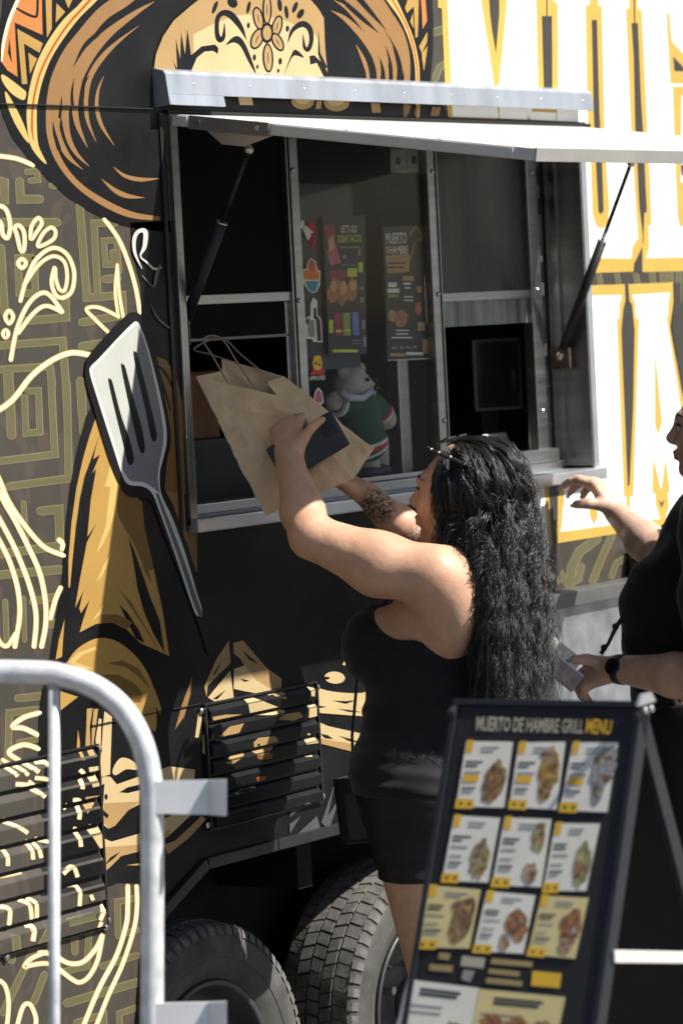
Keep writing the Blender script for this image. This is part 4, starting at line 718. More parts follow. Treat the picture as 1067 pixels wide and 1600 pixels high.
text_fit('poster_lettering', 'MUERTO', [zp(632, 195), zp(778, 190), zp(780, 270), zp(634, 274)], pmg, WH, po); text_fit('poster_lettering', 'HAMBRE', [zp(664, 285), zp(786, 282), zp(788, 342), zp(666, 344)], pmg, WH, po); text_fit('poster_lettering', 'DE', [zp(636, 290), zp(660, 289), zp(662, 335), zp(638, 337)], pmg, WH, po)
pbits(po, [(KRAFT, [zp(*p) for p in ((632, 350), (800, 345), (798, 465), (645, 478), (640, 420))]), (PK_, rct(650, 400, 770, 410)), (PK_, rct(650, 430, 760, 440)), (KRAFT, rct(752, 495, 828, 528)), (WH, rct(650, 540, 712, 572)), (WH, rct(645, 582, 728, 612)), (GRN, rct(650, 622, 720, 645)), (WH, rct(755, 542, 810, 555)), (WH, rct(765, 572, 805, 582)), (WH, rct(762, 635, 822, 644)), (WH, rct(762, 660, 822, 668)), (KRAFT, blob(zp(678, 772), 6.5, 10, 0, 18, .12, 3)), (FOOD, blob(zp(745, 790), 10, 15, 0, 16, .15, 4)), (FOOD, blob(zp(860, 720), 5, 9, 0, 12, .2, 5)), (KRAFT, rct(850, 565, 885, 610)), (KRAFT, rct(855, 815, 905, 875)), (WH, rct(675, 918, 820, 928)), (WH, rct(705, 893, 790, 902)), (WH, rct(700, 868, 795, 876)), (KRAFT, rct(665, 1030, 770, 1052)), (WH, rct(775, 1024, 895, 1044)), (GREYP, rct(675, 985, 710, 1002)), (GREYP, rct(730, 985, 760, 1000)), (GREYP, rct(775, 983, 805, 998)), (GREYP, rct(820, 980, 850, 996)), (KRAFT, rct(890, 935, 930, 1030))])
a_ = Art(.0006, pmg); a_.stroke(YEL2, [zp(*p) for p in ((800, 210), (840, 155), (882, 210), (862, 250))], 1.2); a_.stroke(KRAFT, [zp(*p) for p in ((800, 380), (822, 320), (840, 260))], 1.5); a_.build('printed_emblem', po)
def sticker(pts, m, label, bits=(), txt=None):
    s_ = pposter('sticker', pts, m, label, 'sticker', yy=.1008); 
    pmk = lambda x, y, h: W(x, y, .1008-h)
    if bits: pbits(s_, bits, pm=pmk)
    for t_ in (txt or []): text_fit('sticker_lettering', t_[0], t_[1], pmk, t_[2], s_)
    return s_
sticker([zp(*p) for p in ((95, 120), (120, 110), (142, 150), (148, 250), (128, 312), (105, 240))], RED, 'red slanting sticker at the top of the left window edge', [(WH, [zp(*p) for p in ((35, 160), (50, 100), (70, 120), (60, 170))]), (WH, [zp(*p) for p in ((60, 175), (75, 140), (130, 190), (95, 250))]), (CRIM, [zp(*p) for p in ((110, 200), (146, 200), (128, 300))])])
sticker([zp(*p) for p in ((118, 368), (150, 395), (162, 450), (182, 460), (178, 560), (155, 605), (125, 615), (90, 590), (62, 540), (55, 455), (85, 440), (92, 395))], WH, 'orange and teal cut-out sticker with white border', [(ORN, [zp(*p) for p in ((118, 378), (145, 400), (155, 455), (175, 470), (170, 520), (68, 520), (62, 460), (90, 450), (98, 400))]), (TEAL, [zp(*p) for p in ((75, 530), (172, 530), (150, 600), (120, 606), (92, 580))]), (FOOD, blob(zp(120, 420), 5, 9, 0, 12, .1, 9))])
sticker([zp(*p) for p in ((132, 642), (158, 665), (160, 760), (188, 800), (195, 955), (130, 952), (125, 935), (85, 930), (78, 850), (68, 810), (85, 785), (112, 770), (110, 690))], WH, 'black and white hooded figure sticker on the window edge', [(PK_, [zp(*p) for p in ((135, 715), (152, 715), (152, 765), (180, 805), (188, 945), (160, 945), (150, 800), (135, 790))]), (GREYP, [zp(*p) for p in ((92, 800), (138, 800), (142, 920), (98, 915))]), (PK_, [zp(*p) for p in ((78, 800), (108, 785), (90, 840))])])
sticker([zp(*p) for p in ((128, 1050), (190, 1048), (196, 1140), (212, 1145), (208, 1180), (110, 1182), (112, 1160), (126, 1155))], RED, 'yellow and red APPROVED sticker low on the window edge', [(YEL2, blob(zp(160, 1100), 7.2, 12.5, 0, 14, .12, 6)), (PK_, blob(zp(148, 1100), 1.6, 3, 20, 8, .2, 1)), (PK_, blob(zp(172, 1112), 1.6, 2.5, 0, 8, .2, 2))], [('APPROVED', [zp(105, 1190), zp(214, 1184), zp(215, 1215), zp(106, 1222)], WH)])
sticker([(492, 612), (497, 605), (503, 611), (506, 628), (501, 634), (493, 634), (490, 625)], WH, 'small pink oval sticker beside the paper bag', [(PINK, [(494, 613), (498, 609), (502, 614), (504, 628), (495, 631), (492, 624)])])
bl = pposter('banknote_frame', [(610, 233), (659, 231), (658, 270), (610, 270)], ink2('banknote', 120, 118, 96), 'pair of framed banknotes taped at the top of the glass', 'banknotes')
pbits(bl, [(GREYP, [(612, 236), (633, 235), (633, 267), (613, 267)]), (GREYP, [(637, 235), (656, 234), (656, 266), (637, 267)]), (PK_, blob((622, 251), 4, 7, 0, 14, .05, 2)), (PK_, blob((646, 250), 4, 7, 0, 14, .05, 3))])
# dark backing board the posters hang against, and pale pillar behind them
o = MB(); o.box((-.145, .122, 1.85), (.11, .128, 2.30)); o.build('sign_board', PK_, truck)
xp = W(608, 300, .30)[0]; o = MB(); o.box((xp, .30, 1.5275), (xp+.05, .34, 2.42), 0, .004); o.build('inner_pillar', STEEL, truck)

# ------------------------------------------------------------------ things on the counter inside
o = empty('point_of_sale_screen', W(775, 660, .30), 'dark card terminal screen on a stand behind the right hatch', 'screen')
c = W(776, 585, .30); q = MB(); e1 = np.array((math.cos(_y-.25), -math.sin(_y-.25), 0.)); n1 = np.array((e1[1], -e1[0], 0)); 
q.obox(c, e1, n1, Z_, (.135, .014, .195), 0, .006); q.build('screen_housing', mk('charcoal_plastic', (.26, .265, .275), .35, var=.15), o)
q = MB(); q.obox(c+n1*.0085, e1, n1, Z_, (.120, .002, .178), 0, .0005); q.build('display', mk('dark_display', (.045, .052, .06), .12, spec=.6), o)
q = MB(); q.obox((c[0], c[1]+.03, (c[2]-.09+1.526)/2), e1, n1, Z_, (.05, .02, c[2]-.06-1.526), 0, .004).obox((c[0], c[1]+.03, 1.532), e1, n1, Z_, (.16, .12, .012), 0, .004); q.build('stand', BLK, o)
o = MB(); c = W(800, 700, .16); o.obox((c[0], .2, 1.60), (1, 0, 0), (0, .9, -.3), (0, .3, .9), (.12, .003, .10), 0, 0); tag(o.build('paper_slip', WH), 'white paper slip standing behind the right hatch', 'paper')
o = MB(); c = W(760, 700, .2); o.obox((c[0]+.02, .27, 1.557), X_, Y_, Z_, (.11, .16, .06), 0, .008); tag(o.build('receipt_printer', BLK), 'small black receipt printer below the screen', 'printer')
# left hatch: back shelf, crate, dark equipment
sh = MB(); sh.box((-1.0, 1.2, 1.78), (.2, 1.55, 1.80)); sh.build('interior_shelf', STEEL, truck)
cr = empty('cardboard_box', W(305, 655, .35), 'orange brown cardboard box just inside the left hatch', 'box'); wood = mk('box_orange_brown', (.20, .07, .022), .6, var=.3, vscale=8)
c = W(303, 620, .36); q = MB(); q.box((c[0]-.10, .33, 1.70), (c[0]+.06, .52, c[2]+.055), 0, .004); q.build('box_body', wood, cr); q = MB(); q.box((c[0]-.10, .325, c[2]+.0555), (c[0]+.06, .525, c[2]+.06)); q.build('box_lid', wood, cr)
q = MB(); q.box((c[0]-.14, .30, 1.526), (c[0]+.25, .60, 1.6995), 0, .006); tag(q.build('steel_tray', BLK), 'dark steel tray under the orange brown box', 'tray')
eq = empty('fryer_unit', (-.2, .9, .95), 'dark steel kitchen unit deep inside the left hatch', 'kitchen unit')
q = MB(); q.box((-.75, 1.0, .95), (.35, 1.6, 1.66), 0, .01); q.build('cabinet', INT, eq)
for i in range(4): q = MB(); q.tube([(-.6+i*.25, .985, 1.58), (-.6+i*.25, .955, 1.58)], .022, 12); q.build('control_knob', STEEL, eq)
for i, (x, h, m) in enumerate(((-.5, .16, WH), (-.38, .2, RED), (-.28, .14, GREYP), (.0, .18, YEL2), (.1, .12, WH))):
    q = MB(); q.lathe([(0, 0), (0, .04), (h*.7, .04), (h*.8, .022), (h, .02), (h, 0)], (x, 1.34, 1.80), Z_, X_, 16); tag(q.build('sauce_bottle', m), ['white squeeze bottle at the left end of the inner shelf', 'red squeeze bottle on the inner shelf', 'grey tin next to the red bottle on the inner shelf', 'yellow squeeze bottle on the inner shelf', 'short white bottle at the right end of the inner shelf'][i], 'bottle', 'bottles on the inner shelf')

# ------------------------------------------------------------------ crowd barrier
BT = 6.32
def pb(x, y, dt=0): return PD(x, y, BT+dt)
ZINC = mk('galvanised_tube', (.70, .71, .72), .42, metal=.35, var=.22, vscale=26, bump=.12, bscale=70)
ppm = F_PX/BT
bar_o = empty('crowd_barrier', (pb(-300, 1500)[0], pb(-300, 1500)[1], 0), 'galvanised steel crowd barrier with rounded corner at the left front', 'barrier')
yb = 800+ (CAM[2]-.10)/BT*F_PX+ 0
YBOT = 2240
q = MB(); q.tube([pb(*p) for p in spline([(-1250, 1040), (-700, 1043), (-200, 1047), (40, 1050), (100, 1056), (150, 1074), (192, 1108), (220, 1155), (234, 1210), (238, 1270), (238, 1500), (238, 1900), (238, YBOT)], 6)], 18.5/ppm, 18); q.build('tube_frame', ZINC, bar_o)
q = MB(); q.tube([pb(*p) for p in ((-1250, 1040), (-1250, YBOT))], 18.5/ppm, 16); q.build('end_post', ZINC, bar_o)
q = MB(); q.tube([pb(*p) for p in ((-1250, 2080), (238, 2080))], 16/ppm, 14); q.build('bottom_rail', ZINC, bar_o)
for x in range(85, -1250, -152):
    q = MB(); q.tube([pb(x, 1052), pb(x, 2080)], 9.4/ppm, 12); ub = q.build('upright_bar', ZINC, bar_o)
    q = MB(); q.tube([pb(x, 1062), pb(x, 1070), pb(x, 1078)], [13/ppm, 11.5/ppm, 9.8/ppm], 12); q.build('weld_bead', mk('weld_grey', (.42, .42, .41), .5, metal=.4, var=.4, vscale=60, bump=.5, bscale=200), ub)
for x in (-900, 60):
    for s_ in (-1, 1):
        q = MB(); a0 = pb(x, YBOT-10); f0 = np.array((CFW[0], CFW[1], 0)); f0 /= np.linalg.norm(f0); q.tube([a0, a0+f0*.28*s_+np.array((0, 0, -(a0[2]-.02)))], .014, 10); q.build('foot', ZINC, bar_o)
for y0, y1 in ((1219, 1273), (1566, 1622)):
    q = MB(); hp = mk('hook_plate_zinc', (.78, .79, .80), .4, metal=.25, var=.08)
    A = [pb(232, y0+2, -.02), pb(326, y0, -.02), pb(326, y1, -.02), pb(232, y1-2, -.02)]; n_ = CFW*.008
    q.add(A+[p+n_ for p in A], [(0, 1, 2, 3), (7, 6, 5, 4), (0, 4, 5, 1), (2, 6, 7, 3), (1, 5, 6, 2), (3, 7, 4, 0)])
    B = [pb(326, y0, -.022), pb(354, y0-1, -.05), pb(354, y1+2, -.05), pb(326, y1, -.022)]
    q.add(B+[p+n_ for p in B], [(0, 1, 2, 3), (7, 6, 5, 4), (0, 4, 5, 1), (2, 6, 7, 3), (1, 5, 6, 2), (3, 7, 4, 0)]); q.build('hook_plate', hp, bar_o)

# ------------------------------------------------------------------ A-frame menu sign
rth = np.array((math.cos(_y), -math.sin(_y), 0.)); fwh = np.array((math.sin(_y), math.cos(_y), 0.))
ph = math.radians(30); tl = math.radians(24.5)
ex = math.cos(ph)*rth-math.sin(ph)*fwh; nh = -(math.sin(ph)*rth+math.cos(ph)*fwh)
dnf = math.sin(tl)*nh-math.cos(tl)*Z_; nf = math.cos(tl)*nh+math.sin(tl)*Z_
dnb = -math.sin(tl)*nh-math.cos(tl)*Z_; nb = -math.cos(tl)*nh+math.sin(tl)*Z_
ST = 6.12; TR = PD(1005, 1096, ST); SW = .374; SH = (TR[2]-.02)/math.cos(tl)
sg = empty('menu_board', (TR[0], TR[1], 0), 'black A-frame menu board with photo cards in front of the woman', 'menu board')
FR = mk('sign_frame_slate', (.013, .0145, .018), .5, var=.15); SB = mk('sign_board_black', (.016, .0145, .015), .5, spec=.4, var=.2)
def sp(u, v, h, back=False): return TR-ex*u+(dnb if back else dnf)*v+(nb if back else nf)*h
def sbox(name, u0, u1, v0, v1, h0, h1, m, parent, back=False, bev=.002):
    q = MB(); c = sp((u0+u1)/2, (v0+v1)/2, (h0+h1)/2, back); q.obox(c, ex, dnb if back else dnf, nb if back else nf, (abs(u1-u0), abs(v1-v0), abs(h1-h0)), 0, bev); return q.build(name, m, parent)
fb = sbox('front_panel', .012, SW-.012, .012, SH-.06, -.012, 0, SB, sg); 
sbox('side_rail', 0, .0115, 0, SH, -.032, .004, FR, sg); sbox('side_rail', SW-.0115, SW, 0, SH, -.032, .004, FR, sg); sbox('top_rail', .012, SW-.012, 0, .0115, -.03, .004, FR, sg)
sbox('back_panel', .012, SW-.012, .02, SH-.06, -.012, 0, SB, sg, True); sbox('back_leg', 0, .0115, .006, SH, -.032, .004, FR, sg, True); sbox('back_leg', SW-.0115, SW, .006, SH, -.032, .004, FR, sg, True)
q = MB(); q.prism([(-.035, -.004), (.035, -.004), (.02, .014), (-.02, .014)], nh, Z_, ex, TR+ex*.001, .006); q.build('hinge_plate', mk('hinge_pale', (.42, .43, .44), .4, metal=.5), sg)
for s_ in (-.012, .012): q = MB(); c = TR+nh*s_-Z_*.014+ex*.005; q.tube([c, c+ex*.006], .006, 10); q.build('hinge_pin', ALU, sg)
vb = .50; q = MB(); pA = sp(-.004, vb-.05, -.014); pB = sp(-.004, vb+.03, -.014, True); q.obox((pA+pB)/2, (pB-pA)/np.linalg.norm(pB-pA), ex, Z_, (np.linalg.norm(pB-pA), .006, .022), 0, .002); q.build('stay_bar', ALU_W, sg)
for v_ in (.62, .66): q = MB(); c = sp(-.001, v_, -.012); q.ball(c, .006, 8); q.build('screw', SCREW, sg)
def pms(x, y, h):
    d = _ray(x, y); p0 = TR+nf*h; return CAM+d*(np.dot(p0-CAM, nf)/np.dot(d, nf))
CARD = mk('card_white', (.78, .745, .65), .5, var=.05, vscale=12); CARDY = mk('card_cream', (.68, .56, .26), .5, var=.06, vscale=12); PILL = mk('price_amber', (.74, .44, .03), .5, var=.08); TXT = mk('card_text', (.06, .055, .05), .6, var=.3); TXL = mk('card_text_light', (.30, .29, .27), .6, var=.2); TAN_T = mk('sign_tan_text', (.34, .26, .11), .5); TITLE = mk('sign_title_cream', (.44, .40, .30), .5, var=.15)
foods = [mk('food_%s' % n_, c_, .6, var=.55, vscale=90, col2=c2_) for n_, c_, c2_ in (('brown', (.22, .11, .045), (.42, .26, .10)), ('amber', (.40, .20, .04), (.55, .33, .08)), ('foil', (.28, .25, .24), (.42, .40, .39)), ('green', (.24, .22, .08), (.45, .40, .18)), ('pink', (.45, .24, .15), (.52, .36, .24)), ('dark', (.14, .08, .045), (.28, .17, .09)), ('red', (.32, .09, .03), (.45, .22, .08)))]
cards = [([(728, 1158), (801, 1159), (787, 1262), (712, 1260)], CARD, [(0, .72, .62, .20, .34, 8), (5, .62, .60, .1, .28, 14)]), ([(810, 1160), (883, 1159), (869, 1265), (795, 1261)], CARD, [(1, .74, .42, .22, .36, 8), (0, .70, .72, .14, .2, 10)]), ([(894, 1160), (965, 1160), (948, 1269), (874, 1266)], CARD, [(2, .75, .38, .26, .34, 14), (2, .72, .72, .13, .2, 4)]),
    ([(709, 1274), (781, 1278), (762, 1379), (690, 1376)], CARD, [(3, .72, .66, .19, .30, 8), (4, .66, .60, .08, .15, 0)]), ([(788, 1277), (861, 1280), (845, 1386), (768, 1383)], CARD, [(3, .80, .28, .15, .24, 5), (4, .74, .80, .15, .16, 10)]), ([(867, 1286), (937, 1287), (915, 1392), (848, 1392)], CARD, [(3, .78, .62, .19, .33, 6)]),
    ([(670, 1383), (751, 1390), (733, 1482), (652, 1480)], CARDY, [(5, .74, .55, .22, .38, 14), (0, .70, .72, .16, .18, 0)]), ([(760, 1392), (836, 1399), (817, 1490), (739, 1486)], CARD, [(6, .76, .52, .22, .26, -8), (4, .58, .82, .10, .14, 0)]), ([(845, 1399), (919, 1403), (898, 1498), (824, 1491)], CARDY, [(6, .76, .50, .20, .34, 10), (4, .74, .80, .14, .14, 0)]),
    ([(637, 1530), (749, 1544), (729, 1640), (612, 1632)], CARD, [(3, .78, .75, .15, .18, 0)]), ([(747, 1545), (883, 1558), (862, 1655), (727, 1645)], CARDY, [(6, .22, .55, .12, .2, 0), (6, .52, .56, .12, .2, 0), (6, .82, .6, .12, .2, 0)])]
for ci, (cc, cm, fd) in enumerate(cards):
    q = MB(); f = [pms(x, y, .0022) for x, y in cc]; k = [pms(x, y, .0002) for x, y in cc]; q.add(f+k, [(0, 1, 2, 3), (0, 4, 5, 1), (1, 5, 6, 2), (2, 6, 7, 3), (3, 7, 4, 0)]); cd = q.build('menu_card', cm, fb)
    a_ = Art(.0025, pms, .00005)
    if ci < 9:
        a_.poly(PILL, sub(cc, .02, -.02, .16, .18)); a_.poly(PILL, sub(cc, -.02, .88, .36, 1.03)); a_.poly(TXT, sub(cc, .06, .93, .12, .98)); a_.poly(TXT, sub(cc, .24, .93, .3, .98))
        for v_, w_, m_ in ((.08, .5, TXL), (.14, .42, TXL), (.30, .46, TXT), (.36, .34, TXT), (.46, .42, TXL), (.70, .38, TXT), (.76, .30, TXL), (.60, .33, TXL)):
            a_.poly(m_, sub(cc, .06 if v_ > .2 else .34, v_, (.06 if v_ > .2 else .34)+w_*.9*rnd.uniform(.7, 1), v_+.028))
        if ci < 3: a_.poly(PILL, sub(cc, .06, .51, .38, .62))
    else:
        for v_, w_ in ((.10, .62), (.17, .58)): a_.poly(TXT, sub(cc, .2, v_, .2+w_*.9, v_+.05))
        for v_ in (.36, .46): a_.poly(TXL, sub(cc, .08, v_, .55, v_+.035))
    for fi, u, v_, ru, rv, rot in fd:
        c0 = quad_px(cc, u, v_); w_ = abs(cc[1][0]-cc[0][0]); h_ = abs(cc[3][1]-cc[0][1]); a_.poly(foods[fi], blob(c0, w_*ru, h_*rv, rot+6, 18, .2, ci*7+fi))
        for kk in range(5):
            c1 = (c0[0]+rnd.uniform(-.6, .6)*w_*ru, c0[1]+rnd.uniform(-.7, .7)*h_*rv); a_.poly(foods[(fi+kk) % 7 if kk % 2 else 5], blob(c1, w_*ru*.28, h_*rv*.2, rnd.uniform(0, 90), 9, .3, kk+ci))
    a_.build('card_print', cd)
text_fit('title_lettering', 'MUERTO DE HAMBRE GRILL', [(745, 1119), (913, 1124), (910, 1146), (743, 1142)], pms, TITLE, fb, .0012); text_fit('title_lettering', 'MENU', [(917, 1123), (956, 1125), (953, 1148), (914, 1146)], pms, PILL, fb, .0012)
a_ = Art(.0012, pms, .00006)
for pts in ([(686, 1488), (704, 1490), (701, 1500), (684, 1498)], [(671, 1506), (708, 1509), (706, 1519), (670, 1516)], [(768, 1497), (832, 1503), (831, 1511), (766, 1506)], [(764, 1513), (812, 1518), (811, 1526), (762, 1521)], [(760, 1527), (816, 1533), (815, 1541), (758, 1536)]): a_.poly(TAN_T, pts)
a_.poly(TITLE, [(722, 1493), (758, 1497), (755, 1513), (719, 1509)]); a_.poly(TXL, [(724, 1515), (742, 1517), (734, 1535), (720, 1530)]); a_.poly(PILL, [(832, 1517), (877, 1521), (874, 1544), (829, 1540)]); a_.build('sign_print', fb)
# ------------------------------------------------------------------ implicit modelling: smooth unions meshed with surface nets
class SDF:
    def __init__(s, lo, hi, h):
        s.lo = np.array(lo, float); s.h = h; s.n = np.ceil((np.array(hi)-s.lo)/h).astype(int)+1
        s.f = np.full(s.n, .2, np.float32)
    def block(s, lo, hi):
        i0 = np.clip(np.floor((np.array(lo)-s.lo)/s.h).astype(int), 0, s.n); i1 = np.clip(np.ceil((np.array(hi)-s.lo)/s.h).astype(int)+1, 0, s.n)
        if np.any(i1 <= i0): return None
        ax = [s.lo[k]+np.arange(i0[k], i1[k])*s.h for k in range(3)]
        return tuple(slice(i0[k], i1[k]) for k in range(3)), np.stack(np.meshgrid(*ax, indexing='ij'), -1)
    def merge(s, sl, d, k, sub=False):
        a = s.f[sl]
        if sub: a_, d_ = -a, d; h = np.maximum(k-np.abs(a_-d_), 0)/k; s.f[sl] = -(np.minimum(a_, d_)-h*h*k*.25); return
        h = np.maximum(k-np.abs(a-d), 0)/k; s.f[sl] = np.minimum(a, d)-h*h*k*.25
    def cone(s, a, b, ra, rb, k=.02, flat=None, sub=False):
        a = np.array(a, float); b = np.array(b, float); m = max(ra, rb)*(max(1, flat[1]) if flat else 1)+k+.02
        B = s.block(np.minimum(a, b)-m, np.maximum(a, b)+m)
        if B is None: return s
        sl, P = B; ab = b-a; t = np.clip(((P-a)@ab)/(ab@ab+1e-12), 0, 1); q = P-(a+t[..., None]*ab)
        if flat is not None:
            sv = np.array(flat[0], float); sv /= np.linalg.norm(sv); q = q-(q@sv)[..., None]*sv*(1-1/flat[1])
        s.merge(sl, np.linalg.norm(q, axis=-1)-(ra+(rb-ra)*t), k, sub); return s
    def path(s, pts, rs, k=.02, flat=None):
        for i in range(len(pts)-1): s.cone(pts[i], pts[i+1], rs[i], rs[i+1], k, flat)
        return s
    def ell(s, c, r, k=.03, rot=None, sub=False):
        c = np.array(c, float); r = np.array(r, float); m = r.max()+k+.02; B = s.block(c-m, c+m)
        if B is None: return s
        sl, P = B; q = P-c
        if rot is not None: q = q@np.array(rot).T
        k0 = np.linalg.norm(q/r, axis=-1); k1 = np.linalg.norm(q/(r*r), axis=-1)+1e-9
        s.merge(sl, k0*(k0-1)/k1, k, sub); return s
    def grid(s):
        ax = [s.lo[k]+np.arange(s.n[k])*s.h for k in range(3)]; return np.meshgrid(*ax, indexing='ij', sparse=True)
    def copy(s): c = SDF.__new__(SDF); c.lo, c.h, c.n, c.f = s.lo, s.h, s.n, s.f.copy(); return c
    def mesh(s, name, mats, relax=2):
        f = s.f.copy(); f[0], f[-1] = 1, 1; f[:, 0], f[:, -1] = 1, 1; f[:, :, 0], f[:, :, -1] = 1, 1
        ins = f < 0; cnt = np.zeros(np.array(f.shape)-1, np.int8)
        for i in (0, 1):
            for j in (0, 1):
                for k in (0, 1): cnt += ins[i:f.shape[0]-1+i, j:f.shape[1]-1+j, k:f.shape[2]-1+k]
        act = np.argwhere((cnt > 0) & (cnt < 8)); idx = -np.ones(cnt.shape, np.int64); idx[tuple(act.T)] = np.arange(len(act))
        acc = np.zeros((len(act), 3)); n = np.zeros(len(act)); corner = [(i, j, k) for i in (0, 1) for j in (0, 1) for k in (0, 1)]
        V = {c: f[act[:, 0]+c[0], act[:, 1]+c[1], act[:, 2]+c[2]] for c in corner}
        for c in corner:
            for ax in range(3):
                if c[ax] == 0:
                    e = list(c); e[ax] = 1; e = tuple(e); a, b = V[c], V[e]; m = (a < 0) != (b < 0); t = np.where(m, a/(a-b+1e-12), 0)
                    p = np.array(c, float)[None]+t[:, None]*np.eye(3)[ax][None]; acc += p*m[:, None]; n += m
        vs = s.lo+(act+acc/np.maximum(n, 1)[:, None])*s.h; faces = []
        for ax in range(3):
            sl0 = [slice(None)]*3; sl1 = [slice(None)]*3; sl0[ax] = slice(0, -1); sl1[ax] = slice(1, None)
            a = ins[tuple(sl0)]; b = ins[tuple(sl1)]; E = np.argwhere(a != b); u, v = (ax+1) % 3, (ax+2) % 3
            E = E[(E[:, u] > 0) & (E[:, v] > 0) & (E[:, u] < cnt.shape[u]) & (E[:, v] < cnt.shape[v])]
            fl = a[tuple(E.T)]; q = []
            for du, dv in ((-1, -1), (0, -1), (0, 0), (-1, 0)):
                w = E.copy(); w[:, u] += du; w[:, v] += dv; q.append(idx[tuple(w.T)])
            q = np.stack(q, 1); q[~fl] = q[~fl][:, ::-1]; faces.append(q)
        F = np.concatenate(faces)
        for _ in range(relax):                      # light Laplacian smoothing
            ii = np.concatenate([F[:, i] for i in range(4) for j in (1, 3)]); jj = np.concatenate([F[:, (i+j) % 4] for i in range(4) for j in (1, 3)])
            c = np.bincount(ii, minlength=len(vs)); S = np.stack([np.bincount(ii, weights=vs[jj, k], minlength=len(vs)) for k in range(3)], 1)
            vs = vs*.5+.5*S/np.maximum(c, 1)[:, None]
        me = bpy.data.meshes.new(name); me.vertices.add(len(vs)); me.vertices.foreach_set('co', vs.ravel()); me.loops.add(F.size); me.loops.foreach_set('vertex_index', F.ravel().astype(np.int32))
        me.polygons.add(len(F)); me.polygons.foreach_set('loop_start', np.arange(0, F.size, 4, dtype=np.int32)); me.polygons.foreach_set('loop_total', np.full(len(F), 4, np.int32)); me.polygons.foreach_set('use_smooth', np.ones(len(F), bool))
        me.update(calc_edges=True); me.validate()
        for m in (mats if isinstance(mats, (list, tuple)) else [mats]): me.materials.append(m)
        return me
K1 = 1.022
def M1(p): return CAM+(np.array(p, float)-CAM)*K1          # the first woman stands this much nearer the truck than she was first laid out
def settle(root):
    for o in [root]+list(root.children_recursive):
        if o.data is not None:
            co = np.empty(len(o.data.vertices)*3); o.data.vertices.foreach_get('co', co); co = (CAM+(co.reshape(-1, 3)-CAM)*K1); o.data.vertices.foreach_set('co', co.ravel()); o.data.update()
    root.location = [float(q) for q in M1(root.location)]
    for o in root.children: o.matrix_parent_inverse = Matrix.Translation(root.location).inverted()
def nrm(v): v = np.array(v, float); return v/np.linalg.norm(v)
def rotv(v, ax, ang): return np.array(Matrix.Rotation(ang, 3, Vector(ax)) @ Vector(v))

def skin_mat(name, col, masks, sss=.07, tf=None):
    """skin with mottling, pores and local tints (lips, blush, tattoo ink): masks = (centre, radius, colour, hardness, noisy)"""
    m = mk(name, col, .48, spec=.42, var=.10, vscale=28, bump=.10, bscale=420, sss=sss, rvar=.10); t = m.node_tree; N = t.nodes; L = t.links; b = N['Principled BSDF']
    src = b.inputs['Base Color'].links[0].from_socket; ge = N.new('ShaderNodeNewGeometry')
    for c, r, cl, hard, noisy in masks:
        if tf: c = tf(c)
        vm = N.new('ShaderNodeVectorMath'); vm.operation = 'DISTANCE'; L.new(ge.outputs['Position'], vm.inputs[0]); vm.inputs[1].default_value = [float(q) for q in c]
        mr = N.new('ShaderNodeMapRange'); mr.inputs[1].default_value = r; mr.inputs[2].default_value = r*hard; mr.inputs[3].default_value = 0; mr.inputs[4].default_value = 1; L.new(vm.outputs['Value'], mr.inputs[0]); fac = mr.outputs[0]
        if noisy:
            vz = N.new('ShaderNodeTexNoise'); vz.inputs['Scale'].default_value = noisy; vz.inputs['Detail'].default_value = 3; vz.inputs['Distortion'].default_value = 2.5; L.new(ge.outputs['Position'], vz.inputs['Vector'])
            r2 = N.new('ShaderNodeMapRange'); r2.inputs[1].default_value = .40; r2.inputs[2].default_value = .52; r2.inputs[3].default_value = .1; r2.inputs[4].default_value = .95; L.new(vz.outputs[0], r2.inputs[0])
            mu = N.new('ShaderNodeMath'); mu.operation = 'MULTIPLY'; L.new(fac, mu.inputs[0]); L.new(r2.outputs[0], mu.inputs[1]); fac = mu.outputs[0]
        mx = N.new('ShaderNodeMix'); mx.data_type = 'RGBA'; L.new(fac, mx.inputs[0]); L.new(src, mx.inputs[6]); mx.inputs[7].default_value = (*cl, 1); src = mx.outputs[2]
    n4 = N.new('ShaderNodeTexNoise'); n4.inputs['Scale'].default_value = 34; n4.inputs['Detail'].default_value = 5; L.new(ge.outputs['Position'], n4.inputs['Vector']); b2 = N.new('ShaderNodeBump'); b2.inputs['Strength'].default_value = .22; b2.inputs['Distance'].default_value = .008; L.new(n4.outputs[0], b2.inputs['Height']); L.new(b.inputs['Normal'].links[0].from_socket, b2.inputs['Normal']); L.new(b2.outputs[0], b.inputs['Normal'])
    L.new(src, b.inputs['Base Color']); return m

